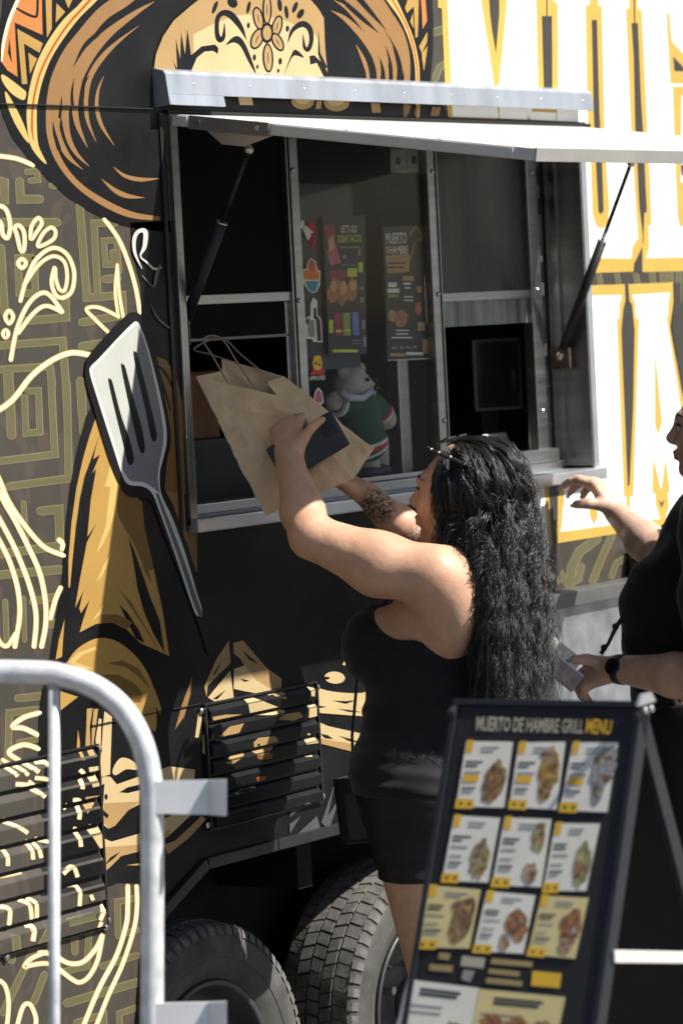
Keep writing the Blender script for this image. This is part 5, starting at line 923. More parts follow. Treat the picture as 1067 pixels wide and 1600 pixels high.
def hand(S, wr, d, n, thumb, curl, spread=.0, scale=1.0, tcurl=.5, tdir=None, wrist_r=.026, fat=1.0):
    """palm, four unequal jointed fingers and a thumb; d to the knuckles, n the back of the hand, thumb the side the thumb leaves; returns fingertip points"""
    d = nrm(d); n = nrm(np.array(n)-d*np.dot(n, d)); sd = nrm(np.array(thumb)-d*np.dot(thumb, d)-n*np.dot(thumb, n)); wr = np.array(wr, float); g = scale; tips = []
    lens = (.070, .078, .073, .057)
    for i, off in enumerate((.029, .010, -.010, -.028)):
        kn = wr+d*(.088-.004*abs(i-1)-.006*(i == 3))*g+sd*off*g
        S.cone(wr+d*.012*g+sd*off*.55*g, kn, .0150*g, .0112*g, .008)
        u = rotv(d, n, spread*(1.5-i)*(1 if np.dot(np.cross(d, sd), n) > 0 else -1)*-1) if spread else d
        S.ell(kn+n*.004*g, (.0115*g,)*3, .006); ax = np.cross(u, n); p = kn; c = curl[i] if hasattr(curl[0], '__len__') else curl
        for j, fr in enumerate((.46, .30, .24)):
            u = rotv(u, ax, -c[j]); q = p+u*lens[i]*fr*g; S.cone(p, q, (.0105-.0012*j)*g*fat*(.92 if i == 3 else 1), (.0093-.0012*j)*g*fat*(.92 if i == 3 else 1), .005); p = q
        tips.append((p, u))
    S.cone(wr+d*.02*g, wr+d*.06*g, .020*g, .019*g, .02, (n, .72))
    S.cone(wr-d*.01*g, wr+d*.03*g, wrist_r*g, .021*g, .02, (n, .8))
    tb = wr+d*.022*g+sd*.020*g; td = nrm(tdir) if tdir is not None else nrm(sd*.75+d*.75-n*.35)
    S.cone(wr+d*.012*g+sd*.010*g, tb+td*.022*g, .017*g, .0135*g, .012); p = tb+td*.018*g
    ax = nrm(np.cross(td, n-td*np.dot(td, n)))
    for j, l in enumerate((.034, .028)):
        q = p+td*l*g; S.cone(p, q, (.0118-.001*j)*g*fat, (.0105-.0018*j)*g*fat, .006); p = q; td = nrm(rotv(td, ax, -tcurl))
    tips.append((p, td)); return tips, kn

def face(S, H, f, u, l, k=.012):
    """head with brow, sockets, nose, lips, chin and ears about centre H, axes forward, up, left"""
    A = lambda x, y, z: H+l*x+f*y+u*z
    R3 = np.array([l, f, u])
    S.ell(A(0, -.016, .032), (.076, .098, .096), .02, R3); S.ell(A(0, .030, -.045), (.056, .062, .066), .045, R3); S.ell(A(0, .052, .005), (.060, .046, .062), .03, R3)
    S.cone(A(-.026, .088, .034), A(.026, .088, .034), .013, .013, .02); S.ell(A(0, .072, -.090), (.025, .025, .022), .022, R3)
    S.cone(A(0, .094, .024), A(0, .116, -.013), .0075, .0110, .010); S.ell(A(0, .107, -.021), (.0150, .012, .009), .008, R3)
    for s_ in (-1, 1):
        S.ell(A(s_*.031, .099, .010), (.020, .016, .013), .012, R3, sub=True); S.ell(A(s_*.031, .080, .009), (.0125, .0125, .0125), .004, R3)
        S.ell(A(s_*.040, .066, -.022), (.022, .020, .020), .03, R3); S.ell(A(s_*.079, -.012, -.002), (.010, .020, .032), .008, R3)
    S.ell(A(0, .1000, -.048), (.020, .0115, .0070), .006, R3); S.ell(A(0, .0975, -.0605), (.018, .0115, .0078), .006, R3); S.cone(A(-.017, .110, -.0545), A(.017, .110, -.0545), .0022, .0022, .004, None, True)
    return A

# ------------------------------------------------------------------ the woman reaching up with the bag
w1 = empty('person', (-.76, -.56, 0), 'woman with long curly black hair and black tank top reaching up to the window', 'person')
f_ = nrm((-.20, .96, .10)); u_ = nrm(np.array((0.0, -.10, 1.0))-f_*np.dot((0, -.10, 1.0), f_)); l_ = np.cross(u_, f_); H = np.array(PX(644, 784, -.722))-f_*.119+u_*.016
shL = np.array(PX(676, 901, -.862)); elL = np.array(PX(487, 838, -.957)); wrL = np.array(PX(452, 716, -.85)); shR = np.array((-.545, -.625, 1.405)); elR = np.array(PX(655, 852, -.455)); wrR = np.array(PX(572, 772, -.565))
lo = (-1.10, -1.0, -.01); hi = (-.36, -.12, 1.80); HS = .005
B = SDF(lo, hi, HS)
chest = (-.715, -.625, 1.29)
B.ell((-.715, -.628, 1.335), (.145, .100, .12), .05); B.ell((-.722, -.612, 1.24), (.145, .112, .14), .05); B.ell((-.735, -.585, 1.11), (.150, .130, .13), .06); B.ell((-.75, -.570, .985), (.188, .138, .13), .06)
for x in (-.795, -.645): B.ell((x, -.515, 1.262), (.078, .092, .085), .03)
for x in (-.845, -.665): B.ell((x, -.645, .935), (.098, .098, .095), .05)
T = B.copy()                                    # trunk without limbs, for the clothes
kneeL = np.array((-.845, -.640, .53)); ankL = np.array((-.84, -.70, .143)); kneeR = np.array((-.655, -.60, .53)); ankR = np.array((-.65, -.66, .143))
for hp, kn, an_ in (((-.838, -.590, .90), kneeL, ankL), ((-.66, -.575, .90), kneeR, ankR)):
    for Q in (B, T): Q.cone(hp, kn, .100, .058, .04); Q.cone(kn, kn+(an_-kn)*.35+np.array((0, -.018, 0)), .056, .056, .03)
    B.cone(kn+(an_-kn)*.35+np.array((0, -.018, 0)), an_, .054, .035, .03); B.cone(an_, an_+np.array((0, -.03, -.06)), .036, .034, .02); B.cone(an_+np.array((0, -.02, -.07)), an_+np.array((0, .12, -.078)), .030, .022, .03)
B.path([H-u_*.05-f_*.03, (-.712, -.668, 1.46), (-.715, -.655, 1.40)], (.052, .053, .062), .03)
B.path([(-.715, -.66, 1.43), (-.80, -.69, 1.415), shL], (.05, .055, .060), .04); B.path([(-.715, -.655, 1.42), (-.62, -.64, 1.41), shR], (.05, .052, .056), .04)
B.path([shL, shL+(elL-shL)*.45+np.array((0, 0, -.012)), elL], (.062, .065, .046), .03); fa = wrL-elL; B.path([elL, elL+fa*.35+np.array((.0, .004, -.006)), wrL], (.046, .046, .0275), .02)
B.ell(np.array(shL)+np.array((.03, -.025, -.075)), (.055, .062, .085), .06)
B.path([shR, shR+(elR-shR)*.5, elR], (.058, .056, .044), .03); fa = wrR-elR; B.path([elR, elR+fa*.4, wrR], (.045, .043, .027), .02)
tipsL, _ = hand(B, wrL, nrm(np.array(PX(447, 640, -.80))-wrL), -CFW-CRT*.35, CRT, [(.80, 1.15, .6), (.90, 1.15, .6), (1.0, 1.15, .6), (1.1, 1.15, .6)], .05, 1.02, .5, -CFW*.2+CRT*.55-CDN*.75)
tipsR, _ = hand(B, wrR, nrm(-CRT*.75-CDN*.45+CFW*.1), CDN+CFW*.3, -CFW-CRT*.3, [(.35, .35, .2)]*4, .08, 1.0, .3)
A1 = face(B, H, f_, u_, l_)
ink_c = (.035, .033, .034); lipc = (.34, .13, .11)
tat1 = wrR+(elR-wrR)*.22-CFW*.03; tat2 = elR-CFW*.03+np.array((0, -.01, -.01))
sk1 = skin_mat('skin_warm', (.56, .325, .21), [(A1(0, .105, -.054), .020, lipc, .75, 0), (tat1, .052, ink_c, .6, 60), (tat2, .075, ink_c, .55, 45), (elL+fa*0, .05, (.43, .24, .16), .2, 0)], tf=M1)
body1 = link('body', B.mesh('body', sk1), w1)
# tank top and cycling shorts cut from the trunk
gx, gy, gz = T.grid(); tk = T.copy(); cut = 1.272+.10*np.clip((gy+.60)/.12, 0, 1)**2+.012*np.abs(gx+.72)/.14
wk = .0030*np.sin(gz*70+gy*35+2*np.sin(gx*25))*np.clip((1.22-gz)/.08, 0, 1)*np.clip((gz-.93)/.05, 0, 1)+.0015*np.sin(gz*160+gx*60)
tk.f = np.maximum(np.maximum(T.f-.0115+wk, gz-cut), .955-gz).astype(np.float32)
CLO = mk('black_ribbed_cotton', (.0085, .0085, .0095), .78, spec=.25, var=.2, vscale=30, bump=.12, bscale=300, sheen=.15)
top1 = link('tank_top', tk.mesh('tank_top', CLO, 3), w1)
sh_ = T.copy(); wr_ = .0018*np.sin(gz*150+gx*40)*np.clip((1.05-gz)/.2, 0, 1); hemz = .770+.05*np.clip(gx+.80, 0, .2)
sh_.f = np.maximum(np.maximum(T.f-.0060+wr_, gz-.975), hemz-gz).astype(np.float32)
link('cycling_shorts', sh_.mesh('cycling_shorts', mk('black_satin_lycra', (.009, .009, .011), .52, spec=.35, var=.2, vscale=12, bump=.1, bscale=60), 2), w1)
for an_ in (ankL, ankR):
    q = SDF(an_+np.array((-.07, -.10, -.13)), an_+np.array((.07, .19, .05)), .006); q.cone(an_+np.array((0, -.03, -.065)), an_+np.array((0, .125, -.075)), .040, .034, .03).cone(an_, an_+np.array((0, -.02, -.05)), .041, .040, .02)
    zz = q.grid()[2]; q.f = np.maximum(q.f, .046-zz).astype(np.float32); link('shoe', q.mesh('shoe', mk('shoe_white', (.6, .6, .58), .6)), w1)
# lashes and brow on the visible side
q = MB(); LASH = mk('lash_black', (.012, .010, .009), .6)
q.tube([A1(.016, .098, .016), A1(.031, .098, .019), A1(.045, .089, .015)], [.0012, .0022, .0012], 6); q.build('lash_line', LASH, w1)
q = MB(); q.tube([A1(.014, .0985, .040), A1(.032, .094, .045), A1(.052, .078, .038)], [.002, .0034, .0015], 6); q.build('eyebrow', LASH, w1)
for (p, d_), on in zip(tipsL, (1, 1, 1, 1, 1)):
    q = MB(); q.ball(p+d_*.004, .0062, 8, 0, (1, 1, 1)); q.build('fingernail', mk('nail_nude', (.55, .36, .30), .25), w1)

# hair: opaque core plus several thousand curled strands grouped in locks
HAIRM = mk('black_hair', (.013, .011, .010), .38, spec=.85, var=.4, vscale=40)
Cn = [np.array(PX(768, 800, -.70)), np.array(PX(787, 885, -.71)), np.array(PX(802, 990, -.72)), np.array(PX(804, 1060, -.72)), np.array(PX(804, 1100, -.72))]
Rx = [.112, .114, .112, .108, .098]; Ry = [.084, .064, .054, .050, .044]
hc = H+u_*.026-f_*.020
q = SDF((-1.0, -1.05, 1.02), (-.42, -.42, 1.80), .008)
q.ell(hc-f_*.014+u_*.002, (.086, .097, .098), .02, np.array([l_, f_, u_]))
for i in range(3):
    for j in range(5):
        a = (j-2)/5.5; q.cone(Cn[i]+np.array((a*Rx[i], .0, 0)), Cn[i+1]+np.array((a*Rx[i+1], 0, 0)), Ry[i]*.40, Ry[i+1]*.45, .03)
q.ell(A1(0, .115, -.02), (.075, .070, .085), .01, np.array([l_, f_, u_]), True)
link('hair_mass', q.mesh('hair_mass', mk('hair_core', (.004, .0036, .0034), .6, spec=.3, bump=.4, bscale=90), 2), w1)
rh = random.Random(21); hv = []; hf = []; NP = 34
def hair_strand(path, lock, amp, wav, ph, rad, jit):
    Q = np.array(spline(path, 11)); L = np.concatenate([[0], np.cumsum(np.linalg.norm(np.diff(Q, axis=0), axis=1))]); tt = np.linspace(0, L[-1], NP); P = np.stack([np.interp(tt, L, Q[:, k]) for k in range(3)], 1)
    tn = np.gradient(P, axis=0); tn /= np.linalg.norm(tn, axis=1)[:, None]+1e-9; s1 = np.cross(tn, CFW); s1 /= np.linalg.norm(s1, axis=1)[:, None]+1e-9; s2 = np.cross(tn, s1)
    env = np.clip((tt-.05)/.16, 0, 1); w = 2*math.pi*tt/wav+ph+1.1*np.sin(tt*13+ph*3); P = P+(s1*np.cos(w)[:, None]+s2*np.sin(w)[:, None])*(amp*env)[:, None]
    lw_ = 2*math.pi*tt/.17+lock*2.4; P = P+(s1*np.sin(lw_)[:, None]+s2*np.cos(lw_*.8)[:, None])*(.006*env)[:, None]; P = P+jit[None]*env[:, None]; o = len(hv); rr = rad*np.clip(1.15-.6*tt/L[-1], .4, 1)
    for k in range(3):
        a = 2*math.pi*k/3; hv.append(P+(s1*math.cos(a)+s2*math.sin(a))*rr[:, None])
    return
locks = 430
EL = np.array((.086, .103, .101))
def on_head(v, k): return hc+l_*v[0]*EL[0]*k+f_*v[1]*EL[1]*k+u_*v[2]*EL[2]*k
for li in range(locks):
    while True:
        v = nrm((rh.gauss(0, 1), rh.gauss(0, 1), rh.gauss(0, 1)))
        if v[2] > -.30 and v[1] < .60-.2*max(0, v[2]) and not (v[1] > .30 and v[2] < .30): break
    r_ = math.sqrt(rh.random()); th_ = rh.uniform(0, 2*math.pi); uu = .85*(-v[0])+.35*r_*math.cos(th_); vv = .3*v[1]+.75*r_*math.sin(th_)
    side = v[0] > .42 and v[1] > -.55 and rh.random() < .72
    if side: uu = -rh.uniform(.55, 1.0); vv = rh.uniform(-.4, .95)
    m_ = math.hypot(uu, vv)
    if m_ > 1: uu /= m_; vv /= m_
    mixg = 0. if side else (rh.uniform(.25, 1.0) if v[0] > .2 else 1.0); g_ = np.array((.22, -.02-.25*rh.random()*(v[1] < .2), -1.0))*(1-mixg)+np.array((0., -.72, -.70))*mixg; pth = [on_head(v, 1.0)]; thick = rh.uniform(1.05, 1.22)
    for k in range(1, 5):
        w_ = nrm(v+g_*(.42*k)); pth.append(on_head(w_, 1.0+(thick-1)*min(1, k/2)))
        if w_[2] < -.35: break
    if side: pth.append(A1(.105+rh.uniform(-.012, .012), rh.uniform(-.115, .016), rh.uniform(-.125, -.10)))
    end = rh.choice((3, 4, 4, 4))
    for i in range(1 if (side or rh.random() < .55) else 0, end+1): pth.append(Cn[i]+np.array((uu*Rx[i], vv*Ry[i], rh.uniform(-.045, .045) if i == 0 else rh.uniform(-.025, .025))))
    pth[-1] = pth[-1]+np.array((rh.uniform(-.012, .012), rh.uniform(-.012, .012), rh.uniform(-.03, .012)))
    amp = rh.uniform(.0085, .0160); wav = rh.uniform(.060, .100); ph = rh.uniform(0, 6.28); spread_ = rh.uniform(.0035, .0062)
    for si in range(22):
        j = np.array((rh.gauss(0, spread_), rh.gauss(0, spread_), rh.gauss(0, spread_*.8))); dd = np.array((rh.gauss(0, .0028), rh.gauss(0, .0028), rh.gauss(0, .0015))); hair_strand([p+dd for p in pth], li, amp*rh.uniform(.75, 1.2), wav*rh.uniform(.975, 1.025), ph+rh.gauss(0, .22), rh.uniform(.0005, .0008), j)
for li in range(420):                            # stray frizz
    i0 = rh.uniform(.0, 3.2); i = int(i0); a = rh.uniform(0, 6.28); b0 = Cn[i]+(Cn[i+1]-Cn[i])*(i0-i); p = b0+np.array((math.cos(a)*Rx[i]*1.02, math.sin(a)*Ry[i]*1.05, 0)); d = np.array((math.cos(a), math.sin(a), rh.uniform(-1.2, .3)))*.03
    hair_strand([p-d*.5, p, p+d*.6, p+d*.9+np.array((0, 0, -.05))], 0, .006, .05, rh.uniform(0, 6), .0005, np.zeros(3))
HV = np.stack(hv).reshape(-1, 3, NP, 3); ns = len(HV); verts = HV.transpose(0, 2, 1, 3).reshape(-1, 3)
base = (np.arange(ns)*NP*3)[:, None, None]+(np.arange(NP-1)*3)[None, :, None]; k_ = np.arange(3)[None, None]; k2 = (k_+1) % 3
HF = np.stack([base+k_, base+k2, base+k2+3, base+k_+3], -1).reshape(-1, 4)
me = bpy.data.meshes.new('hair_strands'); me.vertices.add(len(verts)); me.vertices.foreach_set('co', verts.ravel()); me.loops.add(HF.size); me.loops.foreach_set('vertex_index', HF.ravel().astype(np.int32)); me.polygons.add(len(HF)); me.polygons.foreach_set('loop_start', np.arange(0, HF.size, 4, dtype=np.int32)); me.polygons.foreach_set('loop_total', np.full(len(HF), 4, np.int32)); me.polygons.foreach_set('use_smooth', np.ones(len(HF), bool)); me.update(calc_edges=True); me.materials.append(HAIRM)
tag(link('hair_strands', me, w1), kind='stuff')
# sunglasses pushed up on the hair
sg1 = empty('sunglasses', A1(0, .02, .13), 'dark sunglasses with metal studs pushed up on the curly hair', 'sunglasses')
q = MB(); gp = [A1(.088, -.045, .078), A1(.092, .0, .094), A1(.084, .040, .104), A1(.062, .064, .108), A1(.045, .070, .108)]; q.tube(spline(gp, 5), .0042, 8); q.build('temple_arm', BLK, sg1)
for i, p in enumerate(spline(gp, 3)[1:8:2]): q = MB(); q.ball(p+l_*.003+u_*.003, .0034, 8); q.build('stud', SCREW, sg1)
for s_ in (-1, 1): q = MB(); q.obox(A1(s_*.034, .036, .126), l_, nrm(f_*.85-u_*.45), nrm(u_*.85+f_*.45), (.048, .034, .004), 0, .0018); q.build('lens', mk('dark_lens', (.01, .01, .012), .08, spec=.7), sg1)
# ------------------------------------------------------------------ paper bag, phone and purse of the first woman
KR = mk('kraft_paper', (.66, .475, .285), .8, spec=.2, var=.10, vscale=14, bump=.35, bscale=22)
BD = float(np.dot(wrL-CAM, CFW))+.085
def bp(x, y, dd=0.0): return PD(x, y, BD+dd)
bagw = empty('paper_bag', bp(500, 760), 'brown kraft paper carrier bag tilted in the woman\'s hands', 'paper bag')
# corner rings from mouth (upper left) to base (lower right): near-left, far-left, far-right, near-right
TOPR = [bp(307, 588, .0), bp(347, 561, .07), bp(443, 588, .06), bp(432, 618, -.02)]
BOTR = [bp(414, 806, -.04), bp(447, 782, .06), bp(584, 700, .07), bp(551, 748, -.03)]
rows = 30; per = 14; ring = []
for i in range(rows+1):
    t = i/rows; r = []
    for e_ in range(4):
        for k in range(per):
            u = k/per; a = TOPR[e_]*(1-t)+BOTR[e_]*t; b = TOPR[(e_+1) % 4]*(1-t)+BOTR[(e_+1) % 4]*t; p = a*(1-u)+b*u
            # the gussets (short sides) fold inwards toward the mouth; crumples everywhere
            mid = sum(TOPR)/4*(1-t)+sum(BOTR)/4*t
            if e_ in (0, 2): p = p+(mid-p)*(.34*(1-t)**1.2*math.sin(math.pi*u))
            nz_ = mnoise.noise(Vector(p)*9)*.030+abs(mnoise.noise(Vector(p)*16+Vector((3, 1, 7))))*.034-abs(mnoise.noise(Vector(p)*26+Vector((9, 4, 2))))*.020
            cr_ = abs(mnoise.noise(Vector(p)*13+Vector((2, 8, 5))))*.026+abs(mnoise.noise(Vector(p)*31+Vector((7, 1, 3))))*.010
            r.append(p+(p-mid)*nz_*1.6*min(1, .4+t*1.2)+CFW*(cr_-.008)*min(1, i/4)*math.sin(math.pi*min(1, max(0.0, u)))**.5)
    ring.append(r)
q = MB(); nn = 4*per; vs = [p for r in ring for p in r]; q.add(vs, [(i*nn+k, i*nn+(k+1) % nn, (i+1)*nn+(k+1) % nn, (i+1)*nn+k) for i in range(rows) for k in range(nn)])
c = sum(BOTR)/4; o0 = len(q.v); q.add(ring[-1]+[c], [(k, (k+1) % nn, nn) for k in range(nn)]); shell = q.build('bag_body', KR, bagw)
md = shell.modifiers.new('t', 'SOLIDIFY'); md.thickness = .0012
for hx in (0, 1):
    a, b = (TOPR[0]*.6+TOPR[3]*.4, TOPR[3]*.75+TOPR[0]*.25) if hx == 0 else (TOPR[1]*.75+TOPR[2]*.25, TOPR[2]*.6+TOPR[1]*.4)
    tip = bp(303 if hx else 318, 545 if hx else 530, .03+.07*hx); tip2 = bp(345, 528, .04+.07*hx)
    q = MB(); q.tube(spline([a, a+(tip-a)*.6, tip, tip2, b+(tip2-b)*.5, b], 6), .0021, 6); q.build('twisted_handle', mk('paper_cord', (.30, .23, .16), .8, bump=.4, bscale=200), bagw)
# phone
PDp = float(np.dot(wrL-CAM, CFW))+.022
pc = PD(481, 698, PDp+.006); e1 = nrm(PD(545, 661, PDp)-PD(442, 722, PDp)+CFW*.01); e2 = nrm(PD(495, 742, PDp+.01)-PD(463, 670, PDp)); e2 = nrm(e2-e1*np.dot(e1, e2)); e3 = np.cross(e1, e2)
ph_o = empty('phone', pc, 'navy phone in a rugged case gripped against the paper bag', 'phone')
q = MB(); q.obox(pc, e1, e2, e3, (.166, .086, .020), 0, .0095); q.build('phone_case', mk('navy_case', (.012, .016, .026), .42, spec=.45, var=.2, bump=.05, bscale=80), ph_o)
sgn = -1 if np.dot(e3, CFW) > 0 else 1
q = MB(); q.obox(pc+e3*sgn*.0100, e1, e2, e3, (.148, .068, .0012), 0, .0004); q.build('back_panel', mk('navy_back', (.017, .022, .034), .25, spec=.5), ph_o)
q = MB(); q.obox(pc+e3*sgn*.0112+e1*.058-e2*.014, e1, e2, e3, (.034, .034, .002), 0, .0009); q.build('camera_bump', BLK, ph_o)
# purse on its strap
pu = empty('purse', PX(572, 1325, -.60), 'black and grey box purse hanging at the woman\'s thigh', 'purse')
c = np.array(PX(571, 1262, -.60)); up_ = nrm(Z_+Y_*.10); fy = nrm(Y_-Z_*.10)
q = MB(); q.obox(c, X_, fy, up_, (.085, .105, .150), 0, .012); q.build('purse_body', mk('purse_black', (.010, .010, .010), .5, bump=.2, bscale=150), pu)
q = MB(); q.obox(c-X_*.0435-fy*.012+up_*-.012, X_, fy, up_, (.003, .070, .105), 0, .001); q.build('side_panel', mk('purse_grey', (.045, .046, .048), .55, var=.15), pu)
q = MB(); s0 = np.array(PX(558, 1060, -.64)); q.tube([c+up_*.075+fy*.02, PX(550, 1150, -.60), s0, np.array((-.70, -.46, 1.36)), np.array((-.66, -.60, 1.475))], .0035, 8); q.build('strap', BLK, pu)

for r_ in (w1, sg1, bagw, ph_o, pu): settle(r_)

# ------------------------------------------------------------------ the woman at the right edge
w2 = empty('person', (.40, -.66, 0), 'woman in a black top with a black wristwatch, cut off at the right edge', 'person')
f2 = nrm((-.40, .91, .03)); u2 = nrm(np.array((0, .02, 1.))-f2*np.dot((0, .02, 1.), f2)); l2 = np.cross(u2, f2); H2 = np.array(PX(1044, 686, .34))-f2*.119+u2*.016
B2 = SDF((-.02, -1.06, -.01), (1.02, .02, 1.86), .005)
B2.ell((.40, -.70, 1.40), (.165, .110, .14), .05); B2.ell((.40, -.66, 1.27), (.175, .165, .15), .06); B2.ell((.40, -.64, 1.12), (.185, .180, .16), .06); B2.ell((.40, -.66, .97), (.205, .175, .15), .06)
for x in (.325, .475): B2.ell((x, -.590, 1.235), (.095, .105, .12), .06)
for x in (.31, .49): B2.ell((x, -.78, .95), (.11, .11, .11), .05); B2.cone((x, -.68, .90), (x, -.66, .50), .125, .072, .05); B2.cone((x, -.66, .50), (x, -.69, .17), .065, .042, .03); B2.cone((x, -.70, .105), (x, -.57, .10), .034, .026, .02); B2.cone((x, -.69, .17), (x, -.70, .105), .042, .036, .02)
B2.path([H2-u2*.05-f2*.03, (.385, -.735, 1.53), (.395, -.72, 1.47)], (.055, .056, .065), .03)
s2R = np.array((.575, -.70, 1.455)); e2R = np.array(PX(1030, 868, .43)); w2R = np.array(PX(962, 801, .56)); s2L = np.array((.215, -.79, 1.445)); e2L = np.array(PX(1118, 1062, .13)); w2L = np.array(PX(960, 1045, .185))
T2 = B2.copy()
for Q, gsc in ((B2, 1.0), (T2, 1.12)):
    Q.path([(.40, -.72, 1.47), (.49, -.71, 1.47), s2R], (.055, .06, .066*gsc), .04); Q.path([(.39, -.73, 1.47), (.30, -.74, 1.47), s2L], (.055, .06, .066*gsc), .04)
    Q.path([s2R, s2R+(e2R-s2R)*.5, e2R], (.066*gsc, .062*gsc, .050), .03); Q.path([s2L, s2L+(e2L-s2L)*.5, e2L], (.068*gsc, .066*gsc, .052), .03)
fa = w2R-e2R; B2.path([e2R, e2R+fa*.35, w2R], (.050, .047, .0285), .02); fb2 = w2L-e2L; B2.path([e2L, e2L+fb2*.4, w2L], (.054, .052, .031), .02)
tR2, _ = hand(B2, w2R, nrm(-CRT*.58-CDN*.80+CFW*.12), nrm(CRT*.80-CDN*.50-CFW*.30), -CFW, [(.60, .50, .3), (.70, .55, .3), (.85, .65, .4), (1.0, .75, .4)], 0, 1.08, .25, nrm(-CRT*.92-CDN*.10-CFW*.30), fat=1.2)
hL = np.array(PX(880, 1062, .21)); tL2, _ = hand(B2, w2L, nrm(hL-w2L+CDN*.012), nrm(-CFW*.72-CDN*.6), nrm(-CDN-CRT*.3), [(.30, .45, .3), (.42, .5, .3), (.55, .55, .3), (.68, .6, .3)], .0, 1.12, .25, nrm(-CRT*.85-CDN*.18-CFW*.2), fat=1.18)
A2 = face(B2, H2, f2, u2, l2)
sk2 = skin_mat('skin_fair', (.55, .36, .27), [(A2(0, .105, -.054), .021, (.36, .15, .14), .75, 0)], tf=lambda p: CAM+(np.array(p)-CAM)*1.035)
link('body', B2.mesh('body', sk2), w2)
gx, gy, gz = T2.grid(); t2 = T2.copy(); neck = 1.475+.0*gx-.06*np.clip((gy+.62)/.12, 0, 1)
# sleeves end above the elbows
dR = nrm(e2R-s2R); dL = nrm(e2L-s2L); endR = s2R+(e2R-s2R)*.86; endL = s2L+(e2L-s2L)*.80
pr = (gx-endR[0])*dR[0]+(gy-endR[1])*dR[1]+(gz-endR[2])*dR[2]; prl = (gx-endL[0])*dL[0]+(gy-endL[1])*dL[1]+(gz-endL[2])*dL[2]
rr = np.sqrt((gx-e2R[0])**2+(gy-e2R[1])**2+(gz-e2R[2])**2); rl = np.sqrt((gx-e2L[0])**2+(gy-e2L[1])**2+(gz-e2L[2])**2)
cutR = np.where(rr < .16, pr, -1.); cutL = np.where((rl < .17) & (gx < .23), prl, -1.)
nk = np.sqrt((gx-.39)**2+((gy+.68)/1.1)**2+((gz-1.53)/.9)**2)
fold = .003*np.sin(gz*55+gx*22+np.sin(gy*30)*1.5)
t2.f = np.maximum.reduce([T2.f-.011+fold, cutR+0*gz, cutL+0*gz, .115-nk+0*gz, 1.0-gz+0*gx+0*gy]).astype(np.float32)
link('t_shirt', t2.mesh('t_shirt', CLO, 3), w2)
p2 = T2.copy(); p2.f = np.maximum.reduce([T2.f-.010, gz-1.02+0*gx+0*gy, .15-gz+0*gx+0*gy]).astype(np.float32)
p2.f = np.where((gx < .2)*(gz > .0)*(gy > -2) & (gz > 1.03), 1., p2.f).astype(np.float32)
link('trousers', p2.mesh('trousers', mk('black_trousers', (.010, .010, .011), .7, spec=.3, var=.2), 2), w2)
q = SDF(H2-.16, H2+.17, .006); q.ell(H2+u2*.045-f2*.035, (.088, .105, .100), .02, np.array([l2, f2, u2])); q.ell(H2-f2*.13+u2*.03, (.05, .05, .055), .03); q.ell(A2(0, .12, -.03), (.085, .075, .085), .012, np.array([l2, f2, u2]), True)
link('hair', q.mesh('hair', mk('brown_hair', (.020, .013, .009), .5, bump=.6, bscale=120), 2), w2)
q = MB(); q.tube([A2(.016, .0935, .016), A2(.031, .0955, .0195), A2(.046, .086, .015)], [.0014, .0026, .0016], 6)
for i in range(6): b0 = A2(.020+.0045*i, .0945-.0012*i*.5, .018); q.tube([b0, b0+f2*.010+u2*.006+l2*.002], [.0007, .0003], 4)
q.build('lash_line', LASH, w2)
q = MB(); q.tube([A2(.012, .0985, .040), A2(.032, .0945, .045), A2(.054, .079, .038)], [.002, .0036, .0015], 6); q.build('eyebrow', LASH, w2)
q = MB(); q.ball(A2(.031, .0855, .0095), .0118, 14, 0); q.build('eyeball', mk('eye_white', (.6, .58, .56), .2), w2); q = MB(); q.ball(A2(.031, .0935, .0095), .0052, 10); q.build('iris', mk('iris_brown', (.03, .018, .01), .15), w2)
for i, (p, d_) in enumerate(tL2): q = MB(); q.obox(p+d_*.007-CFW*.004, d_, nrm(np.cross(d_, CFW)), nrm(np.cross(d_, np.cross(d_, CFW))), (.022, .0095, .003), 0, .0012); q.build('fingernail', mk('nail_teal', (.02, .30, .40), .25, spec=.6), w2)
for i, (p, d_) in enumerate(tR2): q = MB(); q.obox(p+d_*.006-CFW*.004, d_, nrm(np.cross(d_, CFW)), nrm(np.cross(d_, np.cross(d_, CFW))), (.018, .0095, .003), 0, .0012); q.build('fingernail', mk('nail_pale', (.5, .42, .36), .25, spec=.6), w2)
# wristwatch
wd_ = nrm(fb2); wt = empty('wristwatch', w2L, 'round black wristwatch on the second woman\'s left wrist', 'wristwatch'); wc = w2L-wd_*.022
q = MB(); q.lathe([(-.011, .0335), (-.011, .0365), (.011, .0365), (.011, .0335)], wc, wd_, nrm(np.cross(wd_, CFW)), 32, 0, True, True); q.build('band', mk('watch_band', (.018, .019, .020), .55, bump=.1), wt)
nw = nrm(-CFW-wd_*np.dot(-CFW, wd_)-CDN*.15); cw = wc+nw*.036
q = MB(); q.lathe([(-.004, 0), (-.004, .020), (.003, .021), (.0055, .0195), (.006, .0175), (.005, .0170), (.005, 0)], cw, nw, wd_, 36); q.build('case', mk('watch_case', (.02, .021, .023), .3, metal=.7), wt)
q = MB(); q.lathe([(.0056, .0172), (.0062, .012), (.0064, 0)], cw, nw, wd_, 32); q.build('dial_glass', mk('dial_black', (.006, .006, .007), .1, spec=.6), wt)
